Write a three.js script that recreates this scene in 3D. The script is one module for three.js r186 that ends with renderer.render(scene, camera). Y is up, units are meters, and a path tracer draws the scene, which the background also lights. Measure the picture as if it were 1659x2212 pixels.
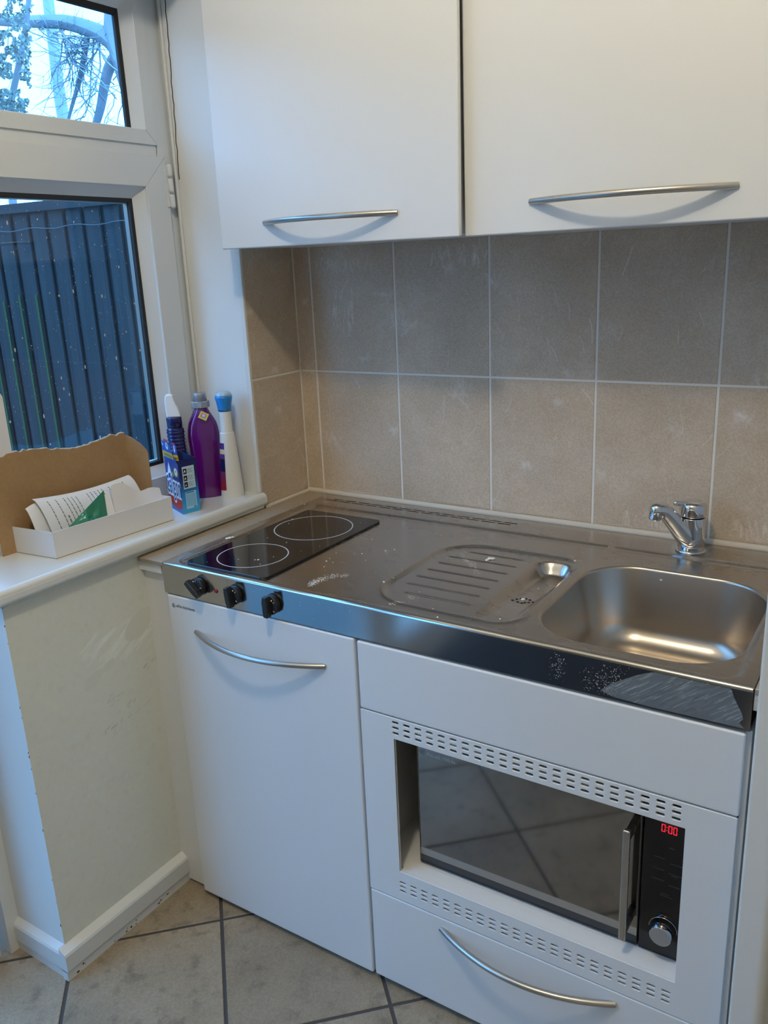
import * as THREE from 'three';
import { RoundedBoxGeometry } from 'three/addons/geometries/RoundedBoxGeometry.js';
import { mergeGeometries, toCreasedNormals, mergeVertices } from 'three/addons/utils/BufferGeometryUtils.js';
import { RectAreaLightUniformsLib } from 'three/addons/lights/RectAreaLightUniformsLib.js';

// ------------------------------------------------------------------ camera, sky, light, exposure
const W = 1659, H = 2212, F = 1809;
const scene = new THREE.Scene();
const camera = new THREE.PerspectiveCamera(2 * Math.atan(H / 2 / F) * 180 / Math.PI, W / H, 0.02, 100);
camera.position.set(1.3846, 1.4204, 1.733);
camera.rotation.order = 'YXZ';
camera.rotation.set(-0.2874, 0.5829, -0.0454);
camera.updateMatrixWorld();
const SKY = 6.3;
scene.background = new THREE.Color().setRGB(0.15 * SKY, 0.47 * SKY, 1.0 * SKY);   // overcast late-afternoon sky
const LAMP = [0.9, 2.68, 1.5], LAMP_COLOR = new THREE.Color().setRGB(1.0, 0.895, 0.70), LAMP_POWER = 2.75;
const renderer = new THREE.WebGLRenderer({ antialias: true });
renderer.toneMapping = THREE.LinearToneMapping;
renderer.toneMappingExposure = 1.0;
renderer.shadowMap.enabled = true;
RectAreaLightUniformsLib.init();

// ------------------------------------------------------------------ helpers
function rng(seed) { let a = seed >>> 0; return () => { a = (a + 0x6D2B79F5) | 0; let t = Math.imul(a ^ (a >>> 15), 1 | a); t = (t + Math.imul(t ^ (t >>> 7), 61 | t)) ^ t; return ((t ^ (t >>> 14)) >>> 0) / 4294967296; }; }
const V = (x, y, z) => new THREE.Vector3(x, y, z);
const G = (y) => y - 0.06;                                     // survey height to height above the floor
// the point where the line of sight of a pixel meets the plane x, y or z = value
function at(px, py, axis, value) {
  const d = V((px - W / 2) / F, -(py - H / 2) / F, -1).applyQuaternion(camera.quaternion), o = camera.position;
  return o.clone().addScaledVector(d, (value - o[axis]) / d[axis]);
}
const taken = {};
function numbered(n) { taken[n] = (taken[n] ?? -1) + 1; return taken[n] ? n + '_' + String(taken[n]).padStart(3, '0') : n; }
function shade(m) { m.castShadow = true; m.receiveShadow = true; return m; }
// one named mesh; world-space geometry may be hung below a group that is placed but not turned
function part(name, geo, m, parent, label) {
  const o = shade(new THREE.Mesh(geo, m)); o.name = name;
  const off = V(0, 0, 0);
  for (let p = parent; p && p !== scene; p = p.parent) if (!p.userData.turned) off.add(p.position); else break;
  o.position.sub(off);
  if (label) o.userData.label = label;
  parent.add(o); return o;
}
function sub(name, geo, m, parent, pos, rot) { const o = shade(new THREE.Mesh(geo, m)); o.name = name; if (pos) o.position.set(...pos); if (rot) o.rotation.set(...rot); parent.add(o); return o; }
function thing(name, label, category, pos = [0, 0, 0], group) {
  const o = new THREE.Group(); o.name = numbered(name); o.position.set(...pos); o.userData = { label, category };
  if (group) o.userData.group = group;
  scene.add(o); return o;
}
function structure(name, geo, m, label, category) {
  const o = shade(new THREE.Mesh(geo, m)); o.name = name; o.userData = { kind: 'structure', label, category }; scene.add(o); return o;
}
const box = (x0, x1, y0, y1, z0, z1) => new THREE.BoxGeometry(x1 - x0, y1 - y0, z1 - z0).translate((x0 + x1) / 2, (y0 + y1) / 2, (z0 + z1) / 2);
const rbox = (x0, x1, y0, y1, z0, z1, r = 0.003, s = 2) => new RoundedBoxGeometry(x1 - x0, y1 - y0, z1 - z0, s, r).translate((x0 + x1) / 2, (y0 + y1) / 2, (z0 + z1) / 2);
const merge = (list) => mergeGeometries(list.map((g) => { const q = g.index ? g.toNonIndexed() : g; for (const k of Object.keys(q.attributes)) if (!['position', 'normal', 'uv'].includes(k)) q.deleteAttribute(k); return q; }));
function tube(points, r, seg = 24, rad = 8, closed = false) { return new THREE.TubeGeometry(new THREE.CatmullRomCurve3(points, closed), seg, r, rad, closed); }
function lathe(pts, seg = 40) { return new THREE.LatheGeometry(pts.map((p) => new THREE.Vector2(p[0], p[1])), seg); }
function cyl(r0, r1, h, pos, seg = 28) { return new THREE.CylinderGeometry(r0, r1, h, seg).translate(...pos); }
function uvXY(geo, iu, iv, su = 1, sv = 1, ou = 0, ov = 0) {
  const p = geo.attributes.position, a = new Float32Array(p.count * 2);
  for (let i = 0; i < p.count; i++) { const q = [p.getX(i), p.getY(i), p.getZ(i)]; a[2 * i] = (q[iu] - ou) / su; a[2 * i + 1] = (q[iv] - ov) / sv; }
  geo.setAttribute('uv', new THREE.BufferAttribute(a, 2)); return geo;
}
// uv in metres by the face's direction
function uvBox(geo, s = 1, o = 0) {
  const p = geo.attributes.position, n = geo.attributes.normal, a = new Float32Array(p.count * 2);
  for (let i = 0; i < p.count; i++) {
    const ax = Math.abs(n.getX(i)), ay = Math.abs(n.getY(i)), az = Math.abs(n.getZ(i));
    const u = ax > ay && ax > az ? p.getZ(i) : p.getX(i), v = ay > ax && ay > az ? p.getZ(i) : p.getY(i);
    a[2 * i] = u / s + o; a[2 * i + 1] = v / s + o;
  }
  geo.setAttribute('uv', new THREE.BufferAttribute(a, 2)); return geo;
}
function roundRect(x0, x1, y0, y1, r, T = THREE.Shape) {
  const s = new T(), R = Array.isArray(r) ? r : [r, r, r, r];
  s.moveTo(x0 + R[0], y0); s.lineTo(x1 - R[1], y0); s.absarc(x1 - R[1], y0 + R[1], R[1], -Math.PI / 2, 0);
  s.lineTo(x1, y1 - R[2]); s.absarc(x1 - R[2], y1 - R[2], R[2], 0, Math.PI / 2);
  s.lineTo(x0 + R[3], y1); s.absarc(x0 + R[3], y1 - R[3], R[3], Math.PI / 2, Math.PI);
  s.lineTo(x0, y0 + R[0]); s.absarc(x0 + R[0], y0 + R[0], R[0], Math.PI, Math.PI * 1.5); return s;
}
const extrude = (s, d, b = 0, seg = 1, curve = 12) => new THREE.ExtrudeGeometry(s, { depth: d, bevelEnabled: b > 0, bevelSize: b, bevelThickness: b, bevelOffset: -b, bevelSegments: seg, curveSegments: curve });
// a shape drawn in (x, z) laid flat with its top at y
const flat = (s, d, y, b = 0, seg = 1, curve = 16) => extrude(s, d - 2 * b, b, seg, curve).rotateX(Math.PI / 2).translate(0, y - b, 0);
// a shape drawn in (z, y) standing on the left wall, its face towards +x at x
const toLeftWall = (g) => g.rotateY(Math.PI / 2).scale(1, 1, -1);

// ------------------------------------------------------------------ computed textures
function noiseGrid(n, seed) { const r = rng(seed), g = new Float32Array(n * n); for (let i = 0; i < n * n; i++) g[i] = r(); return g; }
function vnoise(g, n, x, y) {
  const xi = Math.floor(x), yi = Math.floor(y), fx = x - xi, fy = y - yi, w = (t) => t * t * (3 - 2 * t), m = (a) => ((a % n) + n) % n;
  const a = g[m(yi) * n + m(xi)], b = g[m(yi) * n + m(xi + 1)], c = g[m(yi + 1) * n + m(xi)], d = g[m(yi + 1) * n + m(xi + 1)], u = w(fx), v = w(fy);
  return (a + (b - a) * u) * (1 - v) + (c + (d - c) * u) * v;
}
function fbm(u, v, base, oct, seed, grids = fbm.g ??= {}) {       // u, v in 0..1, repeats
  let s = 0, a = 0.5, t = 0;
  for (let k = 0; k < oct; k++) { const n = base << k, key = n + '_' + seed + '_' + k; const g = grids[key] ??= noiseGrid(n, seed * 97 + k * 13 + n); s += a * vnoise(g, n, u * n, v * n); t += a; a *= 0.55; }
  return s / t;
}
function dataTex(w, h, fn, srgb = true, repeat = true) {
  const d = new Uint8Array(w * h * 4);
  for (let j = 0; j < h; j++) for (let i = 0; i < w; i++) { const c = fn(i / w, j / h), k = 4 * (j * w + i); for (let q = 0; q < 3; q++) d[k + q] = Math.max(0, Math.min(255, (c[q] ?? c[0]) * 255)); d[k + 3] = 255; }
  const t = new THREE.DataTexture(d, w, h); t.magFilter = THREE.LinearFilter; t.minFilter = THREE.LinearFilter; t.colorSpace = srgb ? THREE.SRGBColorSpace : THREE.NoColorSpace;
  if (repeat) t.wrapS = t.wrapT = THREE.RepeatWrapping; t.needsUpdate = true; return t;
}
function canvasTex(w, h, draw, srgb = true) {
  const c = document.createElement('canvas'); c.width = w; c.height = h; draw(c.getContext('2d'), w, h);
  const t = new THREE.CanvasTexture(c); if (srgb) t.colorSpace = THREE.SRGBColorSpace; return t;
}
const mixc = (a, b, t) => a.map((v, i) => v + (b[i] - v) * t);
const std = (o) => new THREE.MeshStandardMaterial(o);
const phys = (o) => new THREE.MeshPhysicalMaterial(o);
const lin = (r, g, b) => new THREE.Color().setRGB(r, g, b);

// wall tile: mottled beige stone look with dried grout haze and wipe marks
const tileTex = dataTex(1024, 1024, (u, v) => {
  const a = fbm(u, v, 6, 5, 1), b = fbm(u, v, 24, 3, 2), f = fbm(u, v, 256, 2, 3);
  let c = mixc([0.58, 0.525, 0.455], [0.70, 0.645, 0.57], 0.25 + 0.9 * (a - 0.35));
  c = mixc(c, [0.62, 0.54, 0.44], Math.max(0, b - 0.5) * 0.9);
  c = c.map((x) => x + (f - 0.5) * 0.07);
  return c;
});
const hazeMap = (() => {                                       // wiped grout haze: strokes and patches with edges of their own
  const r = rng(77);
  return canvasTex(1536, 768, (g, w, h) => {
    const px = g.createImageData(w, h), D = px.data;
    const base = (i, j) => {
      const u = i / w, v = j / h, a = fbm(u, v * 0.5, 8, 5, 4), b = fbm(u, v * 0.5, 48, 3, 5), f = fbm(u, v * 0.5, 512, 1, 6), s = fbm(u * 0.5, v * 0.25, 5, 4, 9);
      let c = mixc([0.70, 0.625, 0.535], [0.825, 0.75, 0.655], 0.3 + 1.1 * (a - 0.4));
      c = mixc(c, [0.72, 0.63, 0.52], Math.max(0, b - 0.48) * 1.1);
      c = mixc(c, [0.85, 0.825, 0.785], Math.max(0, s - 0.5) * 1.5);
      return c.map((x) => (x + (f - 0.5) * 0.08) * 255);
    };
    for (let j = 0; j < h; j++) for (let i = 0; i < w; i++) { const c = base(i, j), k = 4 * (j * w + i); D[k] = c[0]; D[k + 1] = c[1]; D[k + 2] = c[2]; D[k + 3] = 255; }
    g.putImageData(px, 0, 0);
    g.lineCap = 'round';
    for (let n = 0; n < 90; n++) {
      const x = r() * w, y = r() * h, L = 10 + r() * 70, an = -Math.PI / 2 + (r() - 0.5) * 1.6;
      g.strokeStyle = 'rgba(236,232,226,' + (0.12 + r() * 0.4) + ')'; g.lineWidth = 0.8 + r() * 2;
      g.beginPath(); g.moveTo(x, y); g.quadraticCurveTo(x + Math.cos(an) * L * 0.5 + 8 * r(), y + Math.sin(an) * L * 0.5, x + Math.cos(an) * L, y + Math.sin(an) * L); g.stroke();
    }
    for (let n = 0; n < 26; n++) {                             // smears left by the sponge
      const x = r() * w, y = r() * h, k = 20 + r() * 60;
      for (let m = 0; m < 14; m++) { g.strokeStyle = 'rgba(228,226,222,' + (0.04 + r() * 0.09) + ')'; g.lineWidth = 3 + r() * 7; g.beginPath(); g.moveTo(x + r() * k * 1.5, y + r() * k * 0.6); g.lineTo(x + r() * k * 1.5, y + k * (0.4 + r())); g.stroke(); }
    }
    for (const [fx, fy, fw, fh] of [[0.70, 0.93, 0.10, 0.07], [0.78, 0.94, 0.05, 0.06], [0.06, 0.05, 0.14, 0.04], [0.33, 0.03, 0.12, 0.05], [0.88, 0.92, 0.08, 0.08], [0.10, 0.16, 0.05, 0.16]])
      for (let m = 0; m < 46; m++) { const x = (fx + r() * fw) * w, y = (fy + r() * fh) * h; g.strokeStyle = 'rgba(240,238,232,' + (0.07 + r() * 0.16) + ')'; g.lineWidth = 2 + r() * 6; g.beginPath(); g.moveTo(x, y); g.lineTo(x + (r() - 0.5) * 14, y + 8 + r() * 26); g.stroke(); }
  });
})();
hazeMap.wrapS = hazeMap.wrapT = THREE.RepeatWrapping;
const floorTex = dataTex(1024, 1024, (u, v) => {
  const a = fbm(u, v, 5, 6, 11), b = fbm(u, v, 40, 4, 12), f = fbm(u, v, 300, 2, 13);
  let c = mixc([0.53, 0.475, 0.40], [0.68, 0.625, 0.545], 0.5 + 1.3 * (a - 0.5));
  c = mixc(c, [0.42, 0.38, 0.325], Math.max(0, b - 0.55) * 1.8);
  return c.map((x) => x + (f - 0.5) * 0.09);
});
const plasterBump = dataTex(512, 512, (u, v) => [fbm(u, v, 16, 5, 21)], false);
const steelRough = dataTex(1024, 1024, (u, v) => { const a = fbm(u, v, 6, 4, 31), s = fbm(u * 0.25, v, 64, 3, 32), sm = fbm(u, v, 20, 5, 33); return [0.52 + 0.14 * (a - 0.5) + 0.16 * (s - 0.5) + 0.1 * (sm - 0.5)]; }, false);
const brushBump = dataTex(512, 512, (u, v) => [fbm(u * 0.03, v, 128, 3, 41)], false);
const metalGrain = dataTex(256, 256, (u, v) => [0.5 + 0.5 * (fbm(u, v, 64, 2, 45) - 0.5)], false);
const woodTex = dataTex(256, 1024, (u, v) => { const a = fbm(u, v * 0.12, 24, 4, 51), b = fbm(u, v, 6, 4, 52); return mixc([0.135, 0.14, 0.145], [0.235, 0.24, 0.235], 0.5 + 0.9 * (a - 0.5) + 0.7 * (b - 0.5)); });
const cardTex = dataTex(256, 256, (u, v) => { const a = fbm(u, v, 64, 3, 55), b = fbm(u, v, 6, 3, 56); return mixc([0.60, 0.475, 0.33], [0.69, 0.56, 0.405], 0.5 + 0.5 * (a - 0.5) + 0.6 * (b - 0.5)); });

// ------------------------------------------------------------------ materials
const M = {
  whiteSteel: phys({ color: lin(0.76, 0.765, 0.76), roughness: 0.42, clearcoat: 0.25, clearcoatRoughness: 0.35 }),
  whitePaint: std({ color: lin(0.74, 0.74, 0.71), roughness: 0.55, bumpMap: plasterBump, bumpScale: 0.0008 }),
  creamPaint: std({ color: lin(0.74, 0.76, 0.68), roughness: 0.6, bumpMap: plasterBump, bumpScale: 0.0012 }),
  gloss: phys({ color: lin(0.67, 0.69, 0.68), roughness: 0.3, clearcoat: 0.4, clearcoatRoughness: 0.2, bumpMap: plasterBump, bumpScale: 0.0006 }),
  ceiling: std({ color: lin(0.78, 0.77, 0.74), roughness: 0.9 }),
  wallPlain: std({ color: lin(0.66, 0.65, 0.60), roughness: 0.85 }),
  upvc: phys({ color: lin(0.62, 0.645, 0.65), roughness: 0.28, clearcoat: 0.3, clearcoatRoughness: 0.2 }),
  gasket: std({ color: lin(0.012, 0.013, 0.016), roughness: 0.6 }),
  glass: phys({ color: 0xffffff, transmission: 1, thickness: 0, roughness: 0.0, ior: 1.5 }),
  grout: std({ color: lin(0.76, 0.72, 0.66), roughness: 0.9 }),
  sealant: std({ color: lin(0.60, 0.53, 0.43), roughness: 0.7 }),
  floorGrout: std({ color: lin(0.075, 0.07, 0.07), roughness: 0.95 }),
  wallTile: phys({ map: hazeMap, roughness: 0.48, bumpMap: plasterBump, bumpScale: 0.0004 }),
  ledgeTile: phys({ map: tileTex, roughness: 0.45 }),
  floorTile: std({ map: floorTex, roughness: 0.42, bumpMap: plasterBump, bumpScale: 0.0006 }),
  steel: phys({ color: lin(0.52, 0.48, 0.44), metalness: 1, roughness: 0.5, roughnessMap: steelRough }),
  fascia: phys({ color: lin(0.50, 0.49, 0.475), metalness: 1, roughness: 0.13, anisotropy: 0.3 }),
  basin: phys({ color: lin(0.56, 0.50, 0.43), metalness: 1, roughness: 0.34, anisotropy: 0.5, bumpMap: brushBump, bumpScale: 0.00004 }),
  chrome: phys({ color: lin(0.72, 0.72, 0.73), metalness: 1, roughness: 0.05 }),
  nickel: phys({ color: lin(0.52, 0.495, 0.455), metalness: 1, roughness: 0.33, bumpMap: metalGrain, bumpScale: 0.00005 }),
  hobGlass: phys({ color: lin(0.006, 0.006, 0.007), roughness: 0.07, ior: 1.55 }),
  hobPrint: std({ color: lin(0.55, 0.54, 0.53), roughness: 0.5 }),
  blackPlastic: phys({ color: lin(0.014, 0.014, 0.016), roughness: 0.38 }),
  white: std({ color: lin(0.8, 0.8, 0.8), roughness: 0.6 }),
  redLens: phys({ color: lin(0.25, 0.01, 0.012), roughness: 0.15 }),
  mirrorBlack: phys({ color: lin(0.30, 0.285, 0.265), metalness: 1, roughness: 0.06 }),
  panelBlack: phys({ color: lin(0.006, 0.006, 0.007), roughness: 0.12 }),
  darkGrey: std({ color: lin(0.04, 0.04, 0.042), roughness: 0.4 }),
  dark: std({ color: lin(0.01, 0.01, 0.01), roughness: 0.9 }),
  crumb: std({ color: lin(0.78, 0.75, 0.68), roughness: 0.9 }),
  dirt: std({ color: lin(0.05, 0.04, 0.032), roughness: 0.95 }),
};
M.floorTile.bumpMap = plasterBump;

const creamTex = canvasTex(1024, 1024, (g, w, h) => {              // repainted filler patches and black scuffs on the low wall
  g.fillStyle = 'rgb(224,226,215)'; g.fillRect(0, 0, w, h); const q = rng(17);
  for (let k = 0; k < 2600; k++) { g.fillStyle = q() < 0.5 ? 'rgba(236,238,230,0.10)' : 'rgba(206,208,194,0.10)'; g.beginPath(); g.ellipse(q() * w, q() * h, 3 + q() * 12, 2 + q() * 8, q() * 3, 0, 7); g.fill(); }
  g.strokeStyle = 'rgba(242,246,242,0.5)'; g.lineCap = 'round';
  for (let k = 0; k < 70; k++) { const t = q(), x = 180 + t * 420 + q() * 60, y = 210 - t * 40 + q() * 90; g.lineWidth = 4 + q() * 12; g.globalAlpha = 0.5; g.beginPath(); g.moveTo(x, y); g.lineTo(x + 40 + q() * 60, y - 20 - q() * 26); g.stroke(); }
  g.globalAlpha = 1; g.fillStyle = 'rgb(220,222,210)'; for (const [x, y, a, b] of [[430, 205, 62, 34], [300, 280, 24, 12], [240, 300, 40, 18]]) { g.beginPath(); g.ellipse(x, y, a, b, -0.4, 0, 7); g.fill(); }
  g.strokeStyle = 'rgba(96,98,88,0.35)'; for (const [x, y, L] of [[250, 400, 90], [420, 350, 70], [300, 460, 110], [240, 470, 50], [520, 330, 60]]) for (let k = 0; k < 7; k++) { g.lineWidth = 0.6 + q() * 1.4; const x0 = x + q() * L, y0 = y - q() * L * 0.35; g.beginPath(); g.moveTo(x0, y0); g.lineTo(x0 + 4 + q() * 20, y0 - 2 - q() * 7); g.stroke(); }
});
M.creamPaint.map = creamTex; M.creamPaint.color = lin(1, 1, 1);
// ------------------------------------------------------------------ dimensions
const TOP = G(0.9), XL = 0.0747, XR = 1.2337, ZF = 0.604;       // worktop height, ends and front
const CEIL = 2.9, SILL = G(0.94), WX = -0.178;                // window frame's inner face
const ZR = 0.195, ZP = 0.922, WALLX = -0.006;                  // window reveal, end of the low wall, its face

// ------------------------------------------------------------------ room shell
{
  const f = structure('floor', box(-0.4, 2.6, -0.12, -0.0025, -0.1, 3.9), M.floorGrout, 'diagonal beige stone look floor tiles with dark joints', 'floor');
  const P = 0.4575, a0 = -0.472, b0 = 0.813, t = P / Math.SQRT2, g = 0.0075;
  const tg = [0, 1, 2, 3].map((k) => {
    const s = t - g, e = extrude(new THREE.Shape([[-s / 2, -s / 2], [s / 2, -s / 2], [s / 2, s / 2], [-s / 2, s / 2]].map((p) => new THREE.Vector2(...p))), 0.008, 0.0012);
    e.rotateX(-Math.PI / 2).translate(0, -0.008 - 0.0012, 0); return uvXY(e, 0, 2, 0.9, 0.9, -0.13 * k, -0.29 * k);
  });
  let n = 0;
  for (let i = -8; i < 9; i++) for (let j = -4; j < 16; j++) {
    const a = a0 + (i + 0.5) * P, b = b0 + (j + 0.5) * P, x = (a + b) / 2, z = (b - a) / 2;
    if (x < -0.35 || x > 2.5 || z < -0.2 || z > 3.2) continue;
    const q = sub('floor_tile', tg[n++ % 4], M.floorTile, f, [x, 0, z], [0, Math.PI / 4 + (n % 3) * Math.PI / 2, 0]);
    q.name = n > 1 ? 'floor_tile_' + String(n - 1).padStart(3, '0') : 'floor_tile';
  }
  structure('ceiling', box(-0.4, 2.6, CEIL, CEIL + 0.1, -0.1, 3.9), M.ceiling, 'plain white ceiling above the kitchen', 'ceiling');
  const wb = structure('wall_back', box(-0.3, 2.6, 0, CEIL, -0.12, -0.0011), M.grout, 'back wall with large beige tiles above the steel worktop', 'wall');
  const g0 = 0.0531, tp = 0.2468, ym = G(1.2238), th = 0.331, gr = 0.0048;
  const tile = (x0, x1, y0, y1, k) => { const s = new THREE.Shape([[x0 + gr / 2, y0 + gr / 2], [x1 - gr / 2, y0 + gr / 2], [x1 - gr / 2, y1 - gr / 2], [x0 + gr / 2, y1 - gr / 2]].map((p) => new THREE.Vector2(...p))); return uvXY(extrude(s, 0.0055, 0.001), 0, 1, 1.24, 0.62, -0.006, ym - 0.31); };
  let c = 0;
  for (const [y0, y1] of [[ym - th, ym], [ym, ym + th]]) for (let k = -1; k < 5; k++) {
    const x0 = k < 0 ? 0.001 : g0 + k * tp, x1 = Math.min(g0 + (k + 1) * tp, 1.2455);
    part(c ? 'wall_tile_' + String(c).padStart(3, '0') : 'wall_tile', tile(x0, x1, Math.max(y0, TOP + 0.006), y1).translate(0, 0, -0.0065), M.wallTile, wb); c++;
  }
  part('sealant_bead', tube([V(0.004, TOP + 0.003, 0.004), V(0.6, TOP + 0.003, 0.005), V(1.244, TOP + 0.003, 0.004)], 0.0075, 40, 8), M.sealant, wb);
  // left wall: a tiled return beside the window, the low wall below it, the head above, and the rest behind the camera
  const wl = structure('wall_left', merge([
    box(-0.3, -0.0075, 0, CEIL, -0.006, ZR), box(-0.3, WALLX, 0, SILL - 0.032, ZR, ZP), box(-0.3, WALLX, 2.08, CEIL, ZR, 3.0), box(-0.3, -0.12, 0, 2.08, 2.6, 3.0), box(-0.3, -0.165, 0, SILL - 0.032, ZP, ZP + 0.03)]), M.whitePaint, 'white painted window wall with a deep reveal', 'wall');
  uvBox(wl.geometry, 0.5);
  part('low_wall_face', (() => { const g2 = box(WALLX, WALLX + 0.0015, 0.05, SILL - 0.03, 0.2, ZP); uvXY(g2, 2, 1, -(ZP - 0.2), SILL - 0.08, ZP, 0.05); return g2; })(), M.creamPaint, wl, 'cream painted wall below the window sill');
  let d = 0;
  for (const [y0, y1] of [[ym - th, ym], [ym, ym + th]]) {
    const z0 = 0.002, z1 = ZR - 0.006, s = new THREE.Shape([[z0, Math.max(y0, TOP + 0.004) + gr / 2], [z1, Math.max(y0, TOP + 0.004) + gr / 2], [z1, y1 - gr / 2], [z0, y1 - gr / 2]].map((p) => new THREE.Vector2(...p)));
    const e = uvXY(extrude(s, 0.0055, 0.001), 0, 1, 1.24, 0.62, 0.7, ym - 0.2 + 0.1 * d); 
    part(d ? 'wall_tile_020' : 'wall_tile_019', e.rotateY(-Math.PI / 2).translate(0, 0, 0), M.wallTile, wl); d++;
  }
  part('grout_joint', box(-0.0075, -0.0002, TOP, ym + th, 0.0005, ZR - 0.007), M.grout, wl);
  part('tile_edge_trim', rbox(-0.012, 0.0015, SILL, CEIL, ZR - 0.006, ZR + 0.002, 0.002), M.whitePaint, wl);
  part('corner_grout', box(-0.001, 0.003, TOP, ym + th, -0.001, 0.0025), M.grout, wl);
  // crack between the window frame and the plaster
  const r = rng(5), pts = []; for (let k = 0; k <= 26; k++) pts.push(V(WX + 0.026 - 0.0006 * k + (r() - 0.5) * 0.003, 2.05 - k * 0.016, ZR + 0.0006));
  part('plaster_crack', tube(pts, 0.0012, 80, 5), M.dirt, wl);
  part('frame_sealant', tube([V(WX + 0.004, SILL, ZR + 0.003), V(WX + 0.003, 1.4, ZR + 0.004), V(WX + 0.006, 2.07, ZR + 0.003)], 0.0042, 40, 7), M.gloss, wl);
  // skirting of the low wall: a deep board with a sloping top over a thinner foot
  const prof = (x, y0, pts) => new THREE.Shape(pts.map((p) => new THREE.Vector2(x + p[0], y0 + p[1])));
  const up = prof(WALLX, 0, [[0, 0.022], [0.018, 0.022], [0.0205, 0.026], [0.0205, 0.062], [0.018, 0.067], [0, 0.078]]), lo = prof(WALLX, 0, [[0, 0], [0.0165, 0], [0.0165, 0.024], [0, 0.024]]);
  const bs = structure('baseboard_left', extrude(up, ZP + 0.0145 - 0.57).translate(0, 0, 0.57), M.gloss, 'thick white painted skirting board below the low wall', 'skirting');
  part('foot_board', extrude(lo, ZP + 0.0145 - 0.57).translate(0, 0, 0.57), M.gloss, bs);
  const up2 = prof(0, 0, [[0, 0.022], [0.0125, 0.022], [0.0145, 0.026], [0.0145, 0.062], [0.012, 0.067], [0, 0.078]]), lo2 = prof(0, 0, [[0, 0], [0.0115, 0], [0.0115, 0.024], [0, 0.024]]);
  const turn = (g2) => g2.rotateY(-Math.PI / 2).translate(WALLX, 0, ZP);
  part('skirting_return', turn(extrude(up2, 0.16)), M.gloss, bs);
  part('foot_return', turn(extrude(lo2, 0.16)), M.gloss, bs);
  const chips = [], rr = rng(9);
  for (let k = 0; k < 12; k++) { const z = 0.59 + rr() * 0.33; chips.push(new THREE.SphereGeometry(0.0009 + rr() * 0.0012, 5, 4).scale(0.4, 0.6 + rr(), 1 + rr() * 2).translate(WALLX + 0.0165 + (0), 0.002 + rr() * rr() * 0.018, z)); }
  for (let k = 0; k < 12; k++) chips.push(new THREE.SphereGeometry(0.0006 + rr() * 0.0008, 5, 4).scale(1, 1.6 + rr() * 2, 0.6).translate(WALLX + 0.0005, 0.1 + rr() * 0.75, ZP));
  const ch = part('paint_chip', merge(chips), M.dirt, bs); ch.userData.kind = 'stuff';
  // right: a partition that ends beside the units, then open to the rest of the room
  const ps = roundRect(1.2455, 1.291, -0.65, 0.006, [0.004, 0.014, 0.001, 0.001]);
  structure('wall_right', uvBox(extrude(ps, CEIL).rotateX(-Math.PI / 2).scale(1, 1, 1), 0.5), M.whitePaint, 'white partition end beside the microwave cabinet', 'wall');
  structure('wall_side', box(2.5, 2.6, 0, CEIL, 0, 3.0), M.wallPlain, 'plain wall at the side of the room', 'wall');
  structure('wall_front', merge([box(-0.3, -0.02, 0, CEIL, 2.75, 2.85), box(-0.02, 1.3, 2.03, CEIL, 2.75, 2.85), box(1.3, 2.5, 0, CEIL, 2.75, 2.85)]), M.wallPlain, 'wall with an open doorway facing the kitchen units', 'wall');
  structure('wall_hall', merge([box(-0.3, -0.2, 0, CEIL, 2.85, 3.9), box(1.5, 1.6, 0, CEIL, 2.85, 3.9), box(-0.3, 1.6, 0, CEIL, 3.8, 3.9)]), M.wallPlain, 'unlit hall behind the open doorway', 'wall');
}
// tiled ledges that fill the gaps either side of the worktop, and the filler panel beside the fridge
{
  const t1 = structure('trim_1', merge([box(WALLX, 0.062, G(0.066), TOP - 0.03, 0.567, 0.585), box(WALLX, 0.062, TOP - 0.03, TOP - 0.009, 0.02, 0.596)]), M.whiteSteel, 'white filler panel between the low wall and the fridge', 'panel');
  const tl = (x0, x1, z0, z1) => uvXY(flat(new THREE.Shape([[x0, z0], [x1, z0], [x1, z1], [x0, z1]].map((p) => new THREE.Vector2(...p))), 0.009, TOP, 0.001), 0, 2, 0.8, 0.8);
  const t2 = structure('trim_2', box(WALLX, XL - 0.001, TOP - 0.0085, TOP - 0.002, 0.005, 0.5985), M.grout, 'beige tiled ledge between window sill and hob', 'ledge');
  part('ledge_tile', tl(WALLX + 0.006, XL - 0.002, 0.008, 0.2765), M.ledgeTile, t2);
  part('ledge_tile_001', tl(WALLX + 0.006, XL - 0.002, 0.2795, 0.602), M.ledgeTile, t2);
  part('sealant_bead', tube([V(0.004, TOP + 0.001, 0.01), V(0.004, TOP + 0.001, 0.1), V(0.005, TOP + 0.001, 0.19)], 0.006, 16, 7), M.sealant, t2);
  const t3 = structure('trim_3', box(XR + 0.001, 1.2452, TOP - 0.034, TOP - 0.008, 0.006, 0.6), M.whitePaint, 'narrow tiled ledge beside the sink', 'ledge');
  part('ledge_tile', tl(XR + 0.0015, 1.2448, 0.01, 0.602), M.ledgeTile, t3);
}

{
  const rg = shade(new THREE.Mesh(flat(roundRect(-0.08, 1.05, 1.5, 2.6, 0.02), 0.008, 0.0085, 0.002, 2, 6), std({ color: lin(0.018, 0.018, 0.02), roughness: 1 }))); rg.name = 'added_rug'; rg.userData = { label: 'unseen dark mat added on the floor to darken the apron reflection', category: 'added_rug' }; scene.add(rg);  // unseen dark floor sheet, added to darken what the apron mirrors
}
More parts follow.
